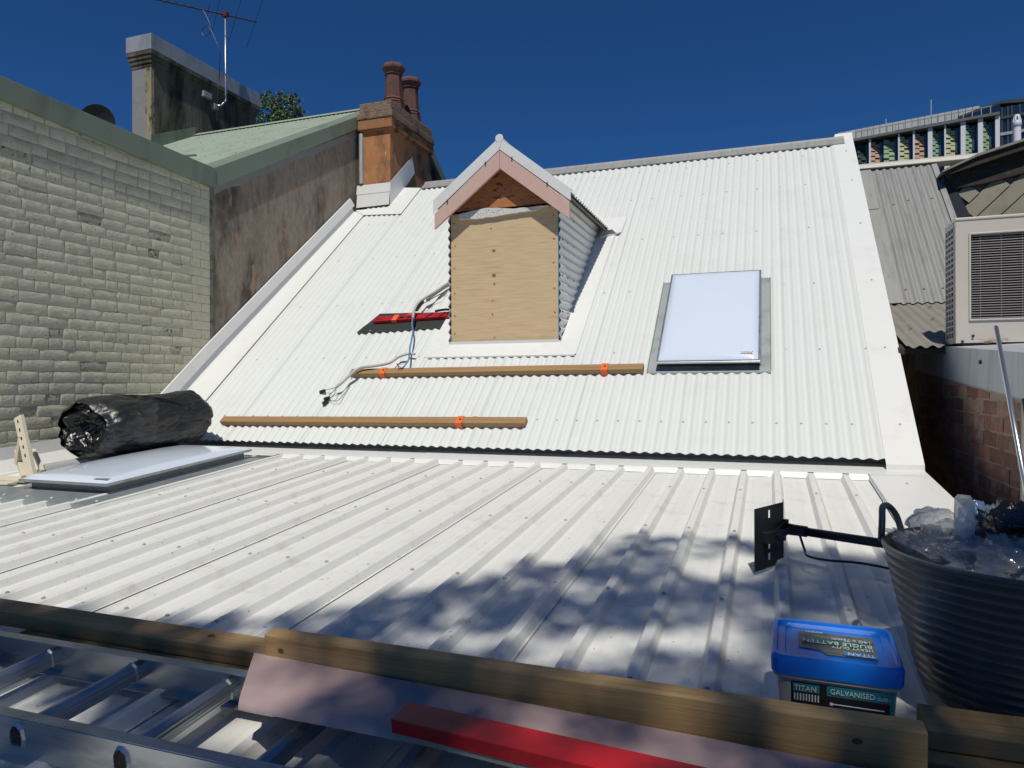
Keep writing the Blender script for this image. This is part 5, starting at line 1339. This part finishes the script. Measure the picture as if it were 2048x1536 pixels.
# glazed wing at the right with sloping dark roof
sW = fs(o_(1830)); eW = fs(2200)
zw = fz(2005, 208)
m = MB(); fbox(m, sW, eW, zb, zw, -3, -.9); m.build('glass_wing', GLASSD, fb)
for k, zz in enumerate((fz(1990, 265) , fz(1990, 232) )):
    m = MB(); fbox(m, sW, eW, zz - .12, zz + .12, -.9, -.75); m.build('mullion', ZINC if k == 0 else BSHAD, fb)
m = MB()
for px in (2004, 2016, 2024, 2040): s = fs(px); fbox(m, s - .06, s + .06, zb, zw, -.9, -.8)
m.build('mullion', BSHAD, fb)
m = MB()
A, B, C, D = fa(1915, 233, 1), fa(2000, 201, 1), fa(2100, 190, 1), fa(2100, 200, 1)
E_, F_ = fa(2000, 207, 1), fa(1915, 237, 1)
m.prism([A, F_, E_, B], FN * -6); m.prism([B, E_, D, C], FN * -6); m.build('sloping_roof', BSHAD, fb)
m = MB(); m.prism([F_, fa(1915, 250, 1), fa(2002, 236, 1), E_], FN * -3); m.build('clerestory_glass', GLASSD, fb)
for px, py0, py1 in ((1772, 252, 238), (1862, 232, 200)):
    a, b_ = fa(px, py0, 5), fa(px, py1, 5); m = MB(); m.tube([a, b_], .06, 5); m.build('roof_mast', ZINC, fb)

# ================================================================= trees
def leaves(mb, P, rad, n, size, rnd):
    for _ in range(n):
        d = Vector((rnd.gauss(0, 1), rnd.gauss(0, 1), rnd.gauss(0, .8))).normalized() * rad * rnd.random() ** .45
        C = P + d; a = Vector((rnd.gauss(0, 1), rnd.gauss(0, 1), rnd.gauss(0, 1))).normalized(); b_ = a.cross(Vector((rnd.gauss(0, 1), rnd.gauss(0, 1), rnd.gauss(0, 1)))).normalized()
        s = size * rnd.uniform(.7, 1.3)
        mb.add([C - a * s, C + b_ * s * .45, C + a * s, C - b_ * s * .45], [(0, 1, 2, 3)])
rn = random.Random(77)
ft = empty('round_tree', (-9.2, 19.5, -4.0), 'green leafy tree top behind the green roof ridge, right of the big chimney', 'tree')
m = MB(); tcn = ray(562, 255) * 20.0
for k in range(240):
    d = Vector((rn.gauss(0, 1), rn.gauss(0, 1), rn.gauss(0, 1))).normalized() * rn.random() ** .5
    P = tcn + Vector((d.x * .78, d.y * .8, d.z * .95)); leaves(m, P, .16, 34, .045, rn)
for k in range(14):
    P = tcn + Vector((.45 + rn.uniform(-.15, .2), 0, .55 + rn.uniform(-.3, .3))); leaves(m, P, .09, 16, .04, rn)
m.build('crown', LEAFM2, ft)
m = MB(); m.tube([Vector((tcn.x, tcn.y, -4)), tcn], [.16, .05], 8); m.build('trunk', BARK, ft)

# the tree behind the photographer whose shade dapples the near roof
sh = empty('shade_tree', (.8, -8.5, -4.0), 'leafy tree standing behind the photographer, its shade falling on the near roof', 'tree')
m = MB()
edge = [(-6, 1.70), (-2.6, 1.74), (-2.0, 1.78), (-1.65, 1.88), (-1.44, 2.0), (-1.31, 2.14), (-1.13, 2.32), (-.94, 2.52), (-.9, 2.68), (-.70, 2.76), (-.60, 3.05), (-.58, 3.22), (0, 3.24), (.16, 3.22), (.5, 3.15), (1.0, 3.1), (6, 3.1)]
def elim(x):
    for (x0, y0), (x1, y1) in zip(edge, edge[1:]):
        if x0 <= x <= x1: return y0 + (y1 - y0) * (x - x0) / (x1 - x0)
    return 0
cnt = 0; tries = 0
while cnt < 3500 and tries < 60000:
    tries += 1
    gx, gy = rn.uniform(-3.4, 2.4), rn.uniform(-.3, 3.3)
    lim = elim(gx); rad = rn.uniform(.05, .13)
    if gy > lim - rad * .5: continue
    nz_ = noise.noise(Vector((gx * 2.0, gy * 3.2, 2.0))) + .45 * noise.noise(Vector((gx * 5.1, gy * 8, 7.0)))
    thr = .20 if gy > 1.6 else .12
    if gy > lim - .3: thr = .32
    if nz_ > thr and rn.random() > .10: continue
    t = rn.uniform(7.0, 12.0)
    P = Vector((gx, gy, -.70)) + SUN * t; leaves(m, P, rad, 10, .048, rn); cnt += 1
m.build('crown', LEAFM, sh)
m = MB(); m.tube([(.8, -8.5, -4), (.9, -8.2, 1), (.7, -7.6, 5), (.4, -6.6, 8), (.2, -5.4, 10.5)], [.34, .28, .22, .14, .05], 10)
m.tube([(.7, -7.6, 5), (-.5, -6.4, 7.2), (-1.4, -5.0, 9.6)], [.14, .09, .03], 8); m.tube([(.75, -7.8, 4.2), (1.8, -6.6, 7), (2.4, -5.2, 9.6)], [.13, .08, .03], 8); m.build('trunk', BARK, sh)
